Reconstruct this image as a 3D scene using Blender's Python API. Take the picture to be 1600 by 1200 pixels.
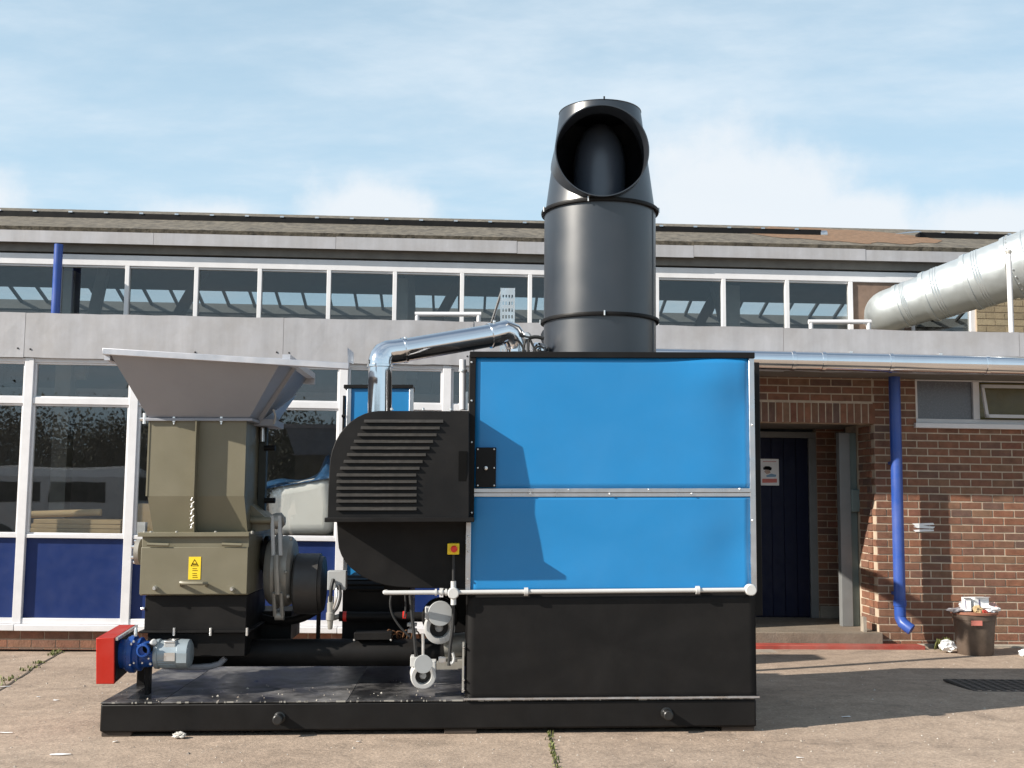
import bpy, bmesh, math, random
from mathutils import Vector, Matrix, noise
random.seed(7)
R = math.radians
S = bpy.context.scene
for o in list(bpy.data.objects): bpy.data.objects.remove(o)
C = S.collection
# ------------------------------------------------------------------ camera
F = 1750.0                                   # focal length in pixels of the 1600 px wide photograph
CAM = Vector((0, 0, 1.52))
cd = bpy.data.cameras.new('camera'); cam = bpy.data.objects.new('camera', cd); C.objects.link(cam)
cd.sensor_width = 36; cd.lens = 36*F/1600; cd.clip_start = .05; cd.clip_end = 3000
CR = Matrix.Rotation(R(90+5.7), 3, 'X') @ Matrix.Rotation(.009, 3, 'Z')
cam.matrix_world = Matrix.Translation(CAM) @ CR.to_4x4()
S.camera = cam
S.render.resolution_x = 1024; S.render.resolution_y = 768
# ------------------------------------------------------------------ sun and sky
SUND = Vector((2.2, 1.0, -1.39)).normalized()
sl = bpy.data.lights.new('sun', 'SUN'); sl.energy = 5.0; sl.angle = R(.53); sl.color = (1, .93, .83)
so = bpy.data.objects.new('sun', sl); C.objects.link(so)
so.rotation_euler = SUND.to_track_quat('-Z', 'Y').to_euler(); so.location = (-20, -12, 20)
W = bpy.data.worlds.new('World'); S.world = W; W.use_nodes = True
wn = W.node_tree.nodes; wl = W.node_tree.links
for n in list(wn): wn.remove(n)
def N(nt, t, **k):
    n = nt.nodes.new(t)
    for a, b in k.items():
        if a.startswith('i_'):
            key = a[2:]
            n.inputs[int(key) if key.isdigit() else key].default_value = b
        else: setattr(n, a, b)
    return n
nt = W.node_tree
sky = N(nt, 'ShaderNodeTexSky', sky_type='NISHITA', sun_disc=False, sun_elevation=math.asin(-SUND.z),
        sun_rotation=math.atan2(-SUND.x, -SUND.y), air_density=1.0, dust_density=.6, ozone_density=1.4)
geo = N(nt, 'ShaderNodeTexCoord')
sep = N(nt, 'ShaderNodeSeparateXYZ'); wl.new(geo.outputs['Generated'], sep.inputs[0])
def math_(op, a, b=None, clamp=False):
    m = N(nt, 'ShaderNodeMath', operation=op, use_clamp=clamp)
    for i, x in enumerate((a, b)):
        if x is None: continue
        if isinstance(x, (int, float)): m.inputs[i].default_value = x
        else: wl.new(x, m.inputs[i])
    return m.outputs[0]
zc = math_('MAXIMUM', sep.outputs[2], .02)
den = math_('ADD', zc, .12)
cx = math_('DIVIDE', sep.outputs[0], den); cy = math_('DIVIDE', sep.outputs[1], den)
cmb = N(nt, 'ShaderNodeCombineXYZ'); wl.new(cx, cmb.inputs[0]); wl.new(cy, cmb.inputs[1])
mp = N(nt, 'ShaderNodeMapping'); wl.new(cmb.outputs[0], mp.inputs[0])
mp.inputs['Rotation'].default_value = (0, 0, R(28)); mp.inputs['Scale'].default_value = (.75, 1.3, 1)
n1 = N(nt, 'ShaderNodeTexNoise', i_Scale=1.5, i_Detail=12, i_Roughness=.62, i_Distortion=.12); wl.new(mp.outputs[0], n1.inputs['Vector'])
cir = N(nt, 'ShaderNodeMapRange', interpolation_type='SMOOTHSTEP'); wl.new(n1.outputs[0], cir.inputs[0])
for i, v in ((1, .36), (2, .78), (3, .0), (4, .88)): cir.inputs[i].default_value = v
# low heaped clouds: noise in direction space, stronger towards the horizon
n2 = N(nt, 'ShaderNodeTexNoise', i_Scale=9.0, i_Detail=12, i_Roughness=.62); wl.new(geo.outputs['Generated'], n2.inputs['Vector'])
def cloud(px, py, rx, ry):
    d = (CR @ Vector(((px-800)/F, -(py-600)/F, -1))).normalized()
    m = N(nt, 'ShaderNodeVectorMath', operation='SUBTRACT'); wl.new(geo.outputs['Generated'], m.inputs[0]); m.inputs[1].default_value = d
    s = N(nt, 'ShaderNodeVectorMath', operation='MULTIPLY'); wl.new(m.outputs[0], s.inputs[0]); s.inputs[1].default_value = (F/rx, F/rx*.6, F/ry)
    l = N(nt, 'ShaderNodeVectorMath', operation='LENGTH'); wl.new(s.outputs[0], l.inputs[0])
    a = math_('SUBTRACT', 1.0, l.outputs['Value'])
    return math_('ADD', a, math_('MULTIPLY', math_('SUBTRACT', n2.outputs[0], .5), 1.7))
cl = None
for c in ((1130, 330, 225, 150), (1330, 370, 120, 80), (570, 345, 150, 90), (330, 350, 130, 55), (-80, 300, 120, 80), (1560, 350, 150, 60),
          (2300, 330, 400, 130), (-900, 340, 500, 120)):
    x = cloud(*c); cl = x if cl is None else math_('MAXIMUM', cl, x)
cum = N(nt, 'ShaderNodeMapRange', interpolation_type='SMOOTHSTEP'); wl.new(cl, cum.inputs[0])
for i, v in ((1, -.05), (2, .62), (3, 0), (4, .90)): cum.inputs[i].default_value = v
hz = math_('SUBTRACT', 1.0, math_('MULTIPLY', zc, .9), True)            # thin haze, thicker towards the horizon
mx0 = N(nt, 'ShaderNodeMix', data_type='RGBA'); wl.new(hz, mx0.inputs['Factor']); wl.new(sky.outputs[0], mx0.inputs['A']); mx0.inputs['B'].default_value = (4.85, 6.75, 8.1, 1)
mx1 = N(nt, 'ShaderNodeMix', data_type='RGBA'); wl.new(cir.outputs[0], mx1.inputs['Factor']); wl.new(mx0.outputs['Result'], mx1.inputs['A'])
mx1.inputs['B'].default_value = (6.4, 7.2, 7.9, 1)
mx2 = N(nt, 'ShaderNodeMix', data_type='RGBA'); wl.new(cum.outputs[0], mx2.inputs['Factor']); wl.new(mx1.outputs['Result'], mx2.inputs['A'])
mx2.inputs['B'].default_value = (7.0, 7.4, 7.8, 1)
bg = N(nt, 'ShaderNodeBackground', i_Strength=.078); wl.new(mx2.outputs['Result'], bg.inputs[0])
wo = N(nt, 'ShaderNodeOutputWorld'); wl.new(bg.outputs[0], wo.inputs[0])
S.view_settings.view_transform = 'Standard'; S.view_settings.look = 'None'
S.view_settings.exposure = .68; S.view_settings.gamma = 1; S.view_settings.use_curve_mapping = False
S.render.engine = 'CYCLES'
S.cycles.max_bounces = 8; S.cycles.transparent_max_bounces = 16

# ------------------------------------------------------------------ frames (the plant and the building each have their own axes)
class Frame:
    def __init__(s, org, yaw, slope):
        s.org = Vector(org); c, n = math.cos(yaw), math.sin(yaw)
        s.M = Matrix(((c, -n, 0), (n, c, 0), (slope, 0, 1))); s.I = s.M.inverted()
        s.rot = Matrix.Rotation(yaw, 3, 'Z') @ Matrix.Rotation(-slope, 3, 'Y')
    def w(s, v): return s.M @ Vector(v) + s.org
    def q(s, px, py, y):                       # photo pixel -> point on the plane y of this frame
        o = s.I @ (CAM - s.org); d = s.I @ (CR @ Vector(((px-800)/F, -(py-600)/F, -1)))
        return o + d*((y-o.y)/d.y)
    def r(s, px, y): return px/F*(s.w((0, y, 0)).y)  # pixels -> metres at depth y
    def g(s, px, py, z=0):                     # photo pixel -> point on the level z (world height)
        d = CR @ Vector(((px-800)/F, -(py-600)/F, -1)); p = CAM + d*((z-CAM.z)/d.z)
        for _ in range(12): p = CAM + d*((z+gh(p.x, p.y)-CAM.z)/d.z)
        return p
def gh(x, y):                                  # the yard is slightly crowned and falls towards the building
    t = min(1, max(0, (y-8.4)/2.0)); s = 1-t*t*(3-2*t)
    return s*min(.066, max(.005, .045+.0102*x))
M_ = Frame((0, 7.15, 0), R(1.96), .0100)
B_ = Frame((0, 11.05, 0), R(2.45), -.0045)
W_ = Frame((0, 0, 0), 0, 0)
# ------------------------------------------------------------------ materials
MATS = {}
def mat(name, col, rough=.5, metal=0, var=.12, vscale=6, bump=0, bscale=60, coat=0, dust=0, spec=None, dustcol=(.36, .31, .26), rvar=.1, stretch=(1, 1, 1), rand=0):
    m = bpy.data.materials.new(name); m.use_nodes = True; t = m.node_tree; b = t.nodes['Principled BSDF']; L = t.links
    b.inputs['Roughness'].default_value = rough; b.inputs['Metallic'].default_value = metal; b.inputs['Coat Weight'].default_value = coat
    if spec is not None: b.inputs['Specular IOR Level'].default_value = spec
    tc = N(t, 'ShaderNodeTexCoord'); mpn = N(t, 'ShaderNodeMapping'); L.new((N(t,'ShaderNodeNewGeometry').outputs['Position'] if rand else tc.outputs['Object']), mpn.inputs[0]); mpn.inputs['Scale'].default_value = stretch
    n = N(t, 'ShaderNodeTexNoise', i_Scale=vscale, i_Detail=6, i_Roughness=.6); L.new(mpn.outputs[0], n.inputs['Vector'])
    mr = N(t, 'ShaderNodeMapRange'); L.new(n.outputs[0], mr.inputs[0])
    for i, v in ((1, .25), (2, .75), (3, 1-var), (4, 1+var)): mr.inputs[i].default_value = v
    hsv = N(t, 'ShaderNodeHueSaturation'); hsv.inputs['Color'].default_value = (*col, 1); L.new(mr.outputs[0], hsv.inputs['Value'])
    out = hsv.outputs[0]
    if rand:
        oi = N(t, 'ShaderNodeObjectInfo'); gi = N(t, 'ShaderNodeNewGeometry')
        a = N(t, 'ShaderNodeMath', operation='ADD'); L.new(oi.outputs['Random'], a.inputs[0]); L.new(gi.outputs['Random Per Island'], a.inputs[1])
        fr = N(t, 'ShaderNodeMath', operation='FRACT'); L.new(a.outputs[0], fr.inputs[0])
        cr = N(t, 'ShaderNodeValToRGB'); L.new(fr.outputs[0], cr.inputs[0])
        els = cr.color_ramp.elements; els[0].color = (*rand[0], 1); els[1].color = (*rand[-1], 1)
        for k, c in enumerate(rand[1:-1]):
            e = els.new((k+1)/(len(rand)-1)); e.color = (*c, 1)
        L.new(cr.outputs[0], hsv.inputs['Color'])
    if dust:
        n3 = N(t, 'ShaderNodeTexNoise', i_Scale=2.3, i_Detail=9, i_Roughness=.7); L.new(tc.outputs['Object'], n3.inputs['Vector'])
        d = N(t, 'ShaderNodeMapRange'); L.new(n3.outputs[0], d.inputs[0])
        for i, v in ((1, .42), (2, .72), (3, 0), (4, dust)): d.inputs[i].default_value = v
        mx = N(t, 'ShaderNodeMix', data_type='RGBA'); L.new(d.outputs[0], mx.inputs['Factor']); L.new(out, mx.inputs['A']); mx.inputs['B'].default_value = (*dustcol, 1)
        out = mx.outputs['Result']
    L.new(out, b.inputs['Base Color'])
    if rvar:
        n4 = N(t, 'ShaderNodeTexNoise', i_Scale=vscale*1.7, i_Detail=4); L.new(mpn.outputs[0], n4.inputs['Vector'])
        r = N(t, 'ShaderNodeMapRange'); L.new(n4.outputs[0], r.inputs[0])
        for i, v in ((1, .3), (2, .7), (3, max(.02, rough-rvar)), (4, min(1, rough+rvar))): r.inputs[i].default_value = v
        L.new(r.outputs[0], b.inputs['Roughness'])
    if bump:
        n2_ = N(t, 'ShaderNodeTexNoise', i_Scale=bscale, i_Detail=5); L.new(tc.outputs['Object'], n2_.inputs['Vector'])
        bp = N(t, 'ShaderNodeBump', i_Strength=bump, i_Distance=.01); L.new(n2_.outputs[0], bp.inputs['Height']); L.new(bp.outputs[0], b.inputs['Normal'])
    MATS[name] = m; return m
black = mat('black_paint', (.0095, .009, .009), .5, var=.25, vscale=4, dust=.012, bump=.04, bscale=25, spec=.16)
blackpl = mat('black_plate', (.014, .014, .015), .38, var=.3, vscale=3, dust=.85, dustcol=(.28, .27, .265), rvar=.12)
chim = mat('chimney_black', (.014, .018, .025), .36, var=.15, vscale=2, spec=.95, rvar=.04, dust=.02)
chimrefl = mat('reflection_blue', (.062, .078, .105), .4, var=.15, vscale=2, spec=.9, rvar=.03)  # lighter blue copy of the chimney black, colour imitates the reflection in the cowl
blue = mat('panel_blue', (.013, .20, .47), .38, var=.07, vscale=1.8, bump=.03, bscale=160, rvar=.10, dust=.05, dustcol=(.16, .28, .40))
dblue = mat('door_panel_blue', (.007, .024, .115), .42, var=.06, vscale=5, dust=.02, spec=.3)
pblue = mat('downpipe_blue', (.019, .068, .31), .4, var=.15, vscale=8, dust=.14, stretch=(1, 1, .3))
gblue = mat('gearbox_blue', (.01, .06, .26), .35, var=.15, vscale=12)
alu = mat('aluminium_trim', (.62, .62, .63), .36, 1, var=.08, vscale=9, rvar=.12)
steel = mat('polished_steel', (.80, .81, .83), .11, 1, var=.05, vscale=4, rvar=.06, bump=.03, bscale=7)
galv = mat('galvanised_duct', (.56, .595, .60), .40, .65, var=.09, vscale=6, rvar=.07, dust=.2, dustcol=(.45, .48, .48))
zinc = mat('bright_zinc', (.75, .75, .74), .3, .9, var=.1)
white = mat('white_frame_paint', (.70, .69, .70), .45, var=.08, vscale=5, dust=.18, dustcol=(.45, .42, .40))
fasc = mat('fascia_sheet', (.39, .385, .40), .6, .1, var=.17, vscale=6, dust=.6, dustcol=(.29, .27, .255), stretch=(1, 1, .10), bump=.5, bscale=3)
soff = mat('soffit_board', (.16, .15, .135), .8, var=.2)
olive = mat('hopper_olive', (.165, .148, .098), .45, var=.07, vscale=4, dust=.08)
hgrey = mat('hopper_grey', (.285, .297, .335), .5, .1, var=.06, vscale=3, dust=.10)
red = mat('guard_red', (.40, .015, .006), .4, spec=.3, var=.06, dust=.05)
grey = mat('plastic_grey', (.36, .37, .37), .45, var=.06)
pale = mat('conduit_grey', (.52, .52, .51), .45, var=.06)
castm = mat('cast_grey', (.33, .32, .29), .5, .3, var=.15, vscale=12, dust=.2)
motor = mat('motor_grey', (.30, .35, .38), .38, .3, var=.08)
yellow = mat('label_yellow', (.85, .60, .02), .5, var=.05)
redbtn = mat('button_red', (.7, .03, .02), .4, var=.03)
rubber = mat('cable_black', (.015, .015, .015), .6, var=.1)
ink = mat('ink_black', (.006, .006, .006), .8, var=0, spec=.05)
louv = mat('louvre_metal', (.030, .028, .026), .5, var=.3, vscale=20, dust=.1)
brickm = mat('brick', (.25, .1, .07), .88, var=.32, vscale=11, bump=.5, bscale=60, dust=.3, dustcol=(.24, .16, .09), rand=[(.15, .07, .05), (.225, .092, .052), (.19, .085, .054), (.115, .068, .056), (.24, .10, .056), (.175, .08, .052), (.21, .115, .07), (.195, .075, .048)])
palebrick = mat('pale_brick', (.3, .25, .17), .88, var=.2, vscale=9, bump=.4, rand=[(.30, .24, .15), (.24, .19, .12), (.34, .28, .18)])
mortar = mat('mortar', (.46, .37, .28), .95, var=.2, vscale=12, bump=.3)
concrete = mat('concrete', (.30, .26, .21), .9, var=.25, vscale=6, bump=.4, dust=.3)
roofm = mat('roof_felt', (.115, .098, .075), .95, var=1.0, vscale=13, bump=.8, bscale=40, dust=.5, dustcol=(.16, .135, .095), stretch=(1, .3, 1))
mossm = mat('roof_moss', (.19, .11, .06), .95, var=.5, vscale=14, bump=.8, bscale=30)
stepm = mat('worn_step', (.17, .135, .10), .85, var=.3, vscale=6, bump=.4, dust=.2)
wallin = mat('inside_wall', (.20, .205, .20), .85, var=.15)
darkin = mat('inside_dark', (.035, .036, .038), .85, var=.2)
card = mat('cardboard', (.42, .31, .17), .85, var=.12, vscale=5)
wood = mat('weathered_timber', (.05, .037, .028), .85, var=.3, stretch=(1, 8, 8))
boardm = mat('brown_board', (.17, .115, .085), .8, var=.25, vscale=10)
sheet = mat('polythene', (.86, .85, .80), .4, var=.06, vscale=3)
tarp = mat('blue_tarpaulin', (.03, .10, .22), .4, var=.3, vscale=8)
kerbred = mat('red_strip', (.30, .045, .03), .7, var=.25, dust=.25)
binm = mat('bin_plastic', (.085, .06, .045), .55, var=.35, vscale=7, dust=.35, dustcol=(.22, .17, .13))
paper = mat('white_paper', (.80, .80, .80), .7, var=.05)
tealm = mat('greygreen_paint', (.13, .17, .165), .6, var=.12)
leafm = mat('weed_leaf', (.15, .165, .05), .7, var=.4, vscale=30)
twig = mat('bark', (.07, .055, .04), .9, var=.3)
bushm = mat('bush_leaf', (.05, .055, .02), .8, var=.4, rand=[(.03, .035, .014), (.06, .06, .025), (.045, .05, .02)])
vanm = mat('van_white', (.72, .72, .74), .3, var=.03, coat=.3)
tyre = mat('tyre', (.02, .02, .02), .8, var=.1)
frost = mat('frosted_glass', (.13, .135, .15), .25, var=.12, vscale=40)
amberg = mat('yellowed_glass', (.20, .17, .07), .2, var=.2, vscale=5)
def glassmat(name, tint, f0):
    m = bpy.data.materials.new(name); m.use_nodes = True; t = m.node_tree; L = t.links
    for n in list(t.nodes): t.nodes.remove(n)
    tr = N(t, 'ShaderNodeBsdfTransparent'); tr.inputs[0].default_value = (*tint, 1)
    gl = N(t, 'ShaderNodeBsdfGlossy', i_Roughness=.01)
    ge = N(t, 'ShaderNodeNewGeometry'); dt = N(t, 'ShaderNodeVectorMath', operation='DOT_PRODUCT'); L.new(ge.outputs['Normal'], dt.inputs[0]); L.new(ge.outputs['Incoming'], dt.inputs[1])
    def mth(op, a, b):
        q = N(t, 'ShaderNodeMath', operation=op)
        for i, x in enumerate((a, b)):
            if isinstance(x, (int, float)): q.inputs[i].default_value = x
            else: L.new(x, q.inputs[i])
        return q
    fr = mth('ADD', mth('MULTIPLY', mth('POWER', mth('SUBTRACT', 1.0, mth('ABSOLUTE', dt.outputs['Value'], 0).outputs[0]).outputs[0], 5.0).outputs[0], 1-f0).outputs[0], f0)
    tc = N(t, 'ShaderNodeTexCoord'); n = N(t, 'ShaderNodeTexNoise', i_Scale=1.3, i_Detail=2); L.new(tc.outputs['Object'], n.inputs['Vector'])
    bp = N(t, 'ShaderNodeBump', i_Strength=.05, i_Distance=.02); L.new(n.outputs[0], bp.inputs['Height']); L.new(bp.outputs[0], gl.inputs['Normal'])
    mx = N(t, 'ShaderNodeMixShader'); L.new(fr.outputs[0], mx.inputs[0]); L.new(tr.outputs[0], mx.inputs[1]); L.new(gl.outputs[0], mx.inputs[2])
    o = N(t, 'ShaderNodeOutputMaterial'); L.new(mx.outputs[0], o.inputs[0]); return m
glass = glassmat('window_glass', (.95, .955, .95), .085)
glassup = glassmat('clerestory_glass', (.82, .84, .84), .06)
# tarmac
def groundmat():
    m = bpy.data.materials.new('tarmac'); m.use_nodes = True; t = m.node_tree; L = t.links; b = t.nodes['Principled BSDF']
    g = N(t, 'ShaderNodeNewGeometry'); P = g.outputs['Position']
    big = N(t, 'ShaderNodeTexNoise', i_Scale=.55, i_Detail=7, i_Roughness=.65); L.new(P, big.inputs['Vector'])
    fine = N(t, 'ShaderNodeTexNoise', i_Scale=48, i_Detail=4, i_Roughness=.7); L.new(P, fine.inputs['Vector'])
    vor = N(t, 'ShaderNodeTexVoronoi', i_Scale=62); L.new(P, vor.inputs['Vector'])
    mid = N(t, 'ShaderNodeTexNoise', i_Scale=7, i_Detail=6, i_Roughness=.7); L.new(P, mid.inputs['Vector'])
    cr = N(t, 'ShaderNodeValToRGB'); L.new(big.outputs[0], cr.inputs[0])
    e = cr.color_ramp.elements; e[0].position = .33; e[0].color = (.285, .212, .158, 1); e[1].position = .68; e[1].color = (.375, .290, .222, 1)
    def mul(a, lo, hi, src, s0=.3, s1=.7):
        mr = N(t, 'ShaderNodeMapRange'); L.new(src, mr.inputs[0])
        for i, v in ((1, s0), (2, s1), (3, lo), (4, hi)): mr.inputs[i].default_value = v
        mx = N(t, 'ShaderNodeMix', data_type='RGBA', blend_type='MULTIPLY', i_Factor=1.0); L.new(a, mx.inputs['A']); L.new(mr.outputs[0], mx.inputs['B']); return mx.outputs['Result']
    c = mul(cr.outputs[0], .74, 1.26, fine.outputs[0]); c = mul(c, .80, 1.2, mid.outputs[0]); c = mul(c, .9, 1.12, vor.outputs['Color'], 0, 1)
    st = N(t, 'ShaderNodeTexNoise', i_Scale=1.7, i_Detail=8, i_Roughness=.62, i_Distortion=.6); L.new(P, st.inputs['Vector'])
    c = mul(c, .70, 1.0, st.outputs[0], .30, .46)
    wv = N(t, 'ShaderNodeTexNoise', i_Scale=2.2, i_Detail=5); L.new(P, wv.inputs['Vector'])
    av = N(t, 'ShaderNodeMix', data_type='RGBA', i_Factor=.30); L.new(P, av.inputs['A']); L.new(wv.outputs['Color'], av.inputs['B'])
    ck = N(t, 'ShaderNodeTexVoronoi', feature='DISTANCE_TO_EDGE', i_Scale=.75); L.new(av.outputs['Result'], ck.inputs['Vector'])
    c = mul(c, .78, 1.0, ck.outputs['Distance'], .0, .005)
    sp = N(t, 'ShaderNodeTexNoise', i_Scale=38, i_Detail=1); L.new(P, sp.inputs['Vector'])
    ms = N(t, 'ShaderNodeMapRange'); L.new(sp.outputs[0], ms.inputs[0])
    for i, v in ((1, .735), (2, .77), (3, 0), (4, .55)): ms.inputs[i].default_value = v
    mx = N(t, 'ShaderNodeMix', data_type='RGBA'); L.new(ms.outputs[0], mx.inputs['Factor']); L.new(c, mx.inputs['A']); mx.inputs['B'].default_value = (.5, .46, .41, 1)
    L.new(mx.outputs['Result'], b.inputs['Base Color']); b.inputs['Roughness'].default_value = .93
    bp = N(t, 'ShaderNodeBump', i_Strength=.55, i_Distance=.012); L.new(fine.outputs[0], bp.inputs['Height']); L.new(bp.outputs[0], b.inputs['Normal'])
    return m
tarmac = groundmat()

# ------------------------------------------------------------------ mesh helpers
WL = {}                                        # world location of every object
def tag(o, label=None, cat=None, group=None, kind=None):
    if label: o['label'] = label
    if cat: o['category'] = cat
    if group: o['group'] = group
    if kind: o['kind'] = kind
    return o
def empty(name, loc, label, cat, group=None):
    o = bpy.data.objects.new(name, None); C.objects.link(o); o.location = loc; o.empty_display_size = .2; WL[o] = Vector(loc)
    return tag(o, label, cat, group)
def link(name, me, parent, loc, rot=None):
    o = bpy.data.objects.new(name, me); C.objects.link(o); WL[o] = Vector(loc)
    if parent: o.parent = parent; o.location = Vector(loc)-WL[parent]
    else: o.location = loc
    if rot: o.rotation_euler = rot
    return o
class MB:
    def __init__(s, fr=M_): s.v = []; s.f = []; s.fr = fr
    def add(s, vs, fs):
        o = len(s.v); s.v += [Vector(v) for v in vs]; s.f += [tuple(i+o for i in f) for f in fs]; return s
    def box(s, x0, x1, y0, y1, z0, z1):
        return s.add([(x, y, z) for z in (z0, z1) for y in (y0, y1) for x in (x0, x1)],
                     [(0, 2, 3, 1), (4, 5, 7, 6), (0, 1, 5, 4), (2, 6, 7, 3), (0, 4, 6, 2), (1, 3, 7, 5)])
    def pb(s, px0, py0, px1, py1, y0, y1):     # box whose front face covers a pixel rectangle on plane y0
        mx, my = (px0+px1)/2, (py0+py1)/2
        a = s.fr.q(px0, my, y0); b = s.fr.q(px1, my, y0); t = s.fr.q(mx, py0, y0); u = s.fr.q(mx, py1, y0)
        return s.box(a.x, b.x, y0, y1, u.z, t.z)
    def prism(s, pts, y0, y1):                 # pts: (x, z) outline, y0 / y1 numbers or functions of z
        n = len(pts); f0 = y0 if callable(y0) else (lambda z: y0); f1 = y1 if callable(y1) else (lambda z: y1)
        return s.add([(x, f0(z), z) for x, z in pts]+[(x, f1(z), z) for x, z in pts],
                     [tuple(range(n)), tuple(range(2*n-1, n-1, -1))]+[(i, i+n, (i+1) % n+n, (i+1) % n) for i in range(n)])
    def quad8(s, a, b):                        # hexahedron from two rings of four points
        return s.add(list(a)+list(b), [(0, 1, 2, 3), (7, 6, 5, 4)]+[(i, i+4, (i+1) % 4+4, (i+1) % 4) for i in range(4)])
    def plate(s, pts, th, nrm):                # flat polygon given thickness along nrm
        n = len(pts); nv = Vector(nrm).normalized()*th
        return s.add([Vector(p) for p in pts]+[Vector(p)+nv for p in pts],
                     [tuple(range(n)), tuple(range(2*n-1, n-1, -1))]+[(i, i+n, (i+1) % n+n, (i+1) % n) for i in range(n)])
    def lathe(s, p0, axis, prof, n=32, close=False):   # prof: (distance along axis, radius)
        p0 = Vector(p0); ax = Vector(axis).normalized(); u = ax.orthogonal().normalized(); w = ax.cross(u)
        vs = []; k = len(prof)
        for d, r in prof:
            for i in range(n):
                a = 2*math.pi*i/n; vs.append(p0+ax*d+(u*math.cos(a)+w*math.sin(a))*r)
        fs = []
        for j in range(k if close else k-1):
            j2 = (j+1) % k
            for i in range(n): fs.append((j*n+i, j*n+(i+1) % n, j2*n+(i+1) % n, j2*n+i))
        if not close: fs += [tuple(range(n-1, -1, -1)), tuple((k-1)*n+i for i in range(n))]
        return s.add(vs, fs)
    def cyl(s, p0, p1, r, r1=None, n=24):
        p0 = Vector(p0); p1 = Vector(p1); L = (p1-p0).length
        return s.lathe(p0, p1-p0, [(0, r), (L, r if r1 is None else r1)], n)
    def ring(s, c, axis, ri, ro, w, n=40):     # flat ring with thickness w along the axis
        return s.lathe(c, axis, [(0, ri), (0, ro), (w, ro), (w, ri)], n, True)
    def tube(s, path, r, n=12, smooth=0):
        p = [Vector(x) for x in path]
        if smooth:
            for _ in range(smooth):
                q = [p[0]]
                for a, b in zip(p, p[1:]): q += [a*.75+b*.25, a*.25+b*.75]
                q.append(p[-1]); p = q
        vs = []; u = None
        for i, c in enumerate(p):
            t = (p[min(i+1, len(p)-1)]-p[max(i-1, 0)]).normalized()
            u = t.orthogonal().normalized() if u is None else (u-t*u.dot(t)).normalized()
            w = t.cross(u)
            for j in range(n):
                a = 2*math.pi*j/n; vs.append(c+(u*math.cos(a)+w*math.sin(a))*r)
        fs = [(i*n+j, i*n+(j+1) % n, (i+1)*n+(j+1) % n, (i+1)*n+j) for i in range(len(p)-1) for j in range(n)]
        fs += [tuple(range(n-1, -1, -1)), tuple((len(p)-1)*n+j for j in range(n))]
        return s.add(vs, fs)
    def bolt(s, p, axis=(0, -1, 0), r=.008, h=.008):
        return s.lathe(p, axis, [(-.004, r), (h*.6, r), (h, r*.6)], 8)
    def mesh(s, name, m, origin, smooth=True):
        me = bpy.data.meshes.new(name)
        me.from_pydata([s.fr.w(v)-origin for v in s.v], [], s.f)
        bm = bmesh.new(); bm.from_mesh(me); bmesh.ops.recalc_face_normals(bm, faces=bm.faces); bm.to_mesh(me); bm.free()
        me.materials.append(m)
        if smooth: me.shade_smooth(); me.set_sharp_from_angle(angle=R(32))
        return me
    def build(s, name, m, parent=None, label=None, cat=None, group=None, kind=None, bevel=0, smooth=True):
        ws = [s.fr.w(v) for v in s.v]
        lo = Vector([min(v[i] for v in ws) for i in range(3)]); hi = Vector([max(v[i] for v in ws) for i in range(3)])
        c = (lo+hi)/2
        if not parent: c.z = lo.z
        o = link(name, s.mesh(name, m, c, smooth), parent, c)
        if bevel:
            b = o.modifiers.new('bevel', 'BEVEL'); b.width = bevel; b.segments = 2; b.limit_method = 'ANGLE'; b.angle_limit = R(40)
        return tag(o, label, cat, group, kind)
def mb(fr=M_): return MB(fr)
# ================================================================== ground
gxs = [-400, -60, -20, -14]+[-10+.5*i for i in range(41)]+[14, 20, 60, 400]; gys = [-400, -60, -20, -8, -2]+[.4*i for i in range(34)]+[16, 30, 100, 900]
g = mb(W_); nx_ = len(gxs); g.add([(x, y, gh(x, y)) for y in gys for x in gxs], [(j*nx_+i, j*nx_+i+1, (j+1)*nx_+i+1, (j+1)*nx_+i) for j in range(len(gys)-1) for i in range(nx_-1)])
g.build('ground', tarmac, None, kind='structure')
# ================================================================== the workshop building
def bq(px, py, y): return B_.q(px, py, y)
def mz(pts, y): return sum(bq(a, b, y).z for a, b in pts)/len(pts)
BW = empty('workshop_building', B_.w((0, .5, 0)), 'long low workshop with grey fascias, white framed windows, clerestory and red brick wall', 'building')
ZF1 = mz([(0, 486), (450, 495), (820, 502), (1030, 510), (1600, 523)], 0)
ZF0 = mz([(0, 556), (450, 567)], 0)
XL, XR = -9.0, 9.0
def bb(): return mb(B_)
# --- lower fascia: backing and sheets
fas = bb().box(XL, XR, .012, .06, ZF0+.01, ZF1-.01).build('fascia', soff, BW)
js = [XL, bq(-420, 520, 0).x]+[bq(p, 520, 0).x for p in (39, 443, 740, 1224, 1592)]+[bq(2050, 520, 0).x, XR]
for a, b in zip(js, js[1:]):
    n = 14; o = random.uniform(-.003, .003); m = bb()
    vs = []; fs = []
    for i in range(n+1):
        x = a+.002+(b-a-.004)*i/n; wob = (random.uniform(-.006, .004), random.uniform(-.005, .003))
        vs += [(x, o, ZF0+wob[0]), (x, o+random.uniform(-.002, .002), (ZF0+ZF1)/2), (x, o, ZF1+wob[1])]
    for i in range(n):
        for k in range(2): fs.append((i*3+k, i*3+k+1, i*3+3+k+1, i*3+3+k))
    m.add(vs, fs); p = m.build('fascia_sheet', fasc, fas, smooth=False)
    s = p.modifiers.new('thick', 'SOLIDIFY'); s.thickness = .006; s.offset = 0
m = bb()
for a, b in zip(js, js[1:]):
    for k in range(max(2, int((b-a)/.55))):
        x = a+.06+k*(b-a-.12)/max(1, int((b-a)/.55)-1); m.bolt((x, -.003, ZF0+.09+random.uniform(-.01, .01)), r=.009, h=.006)
m.build('fascia_nails', rubber, fas, kind='stuff')
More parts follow.
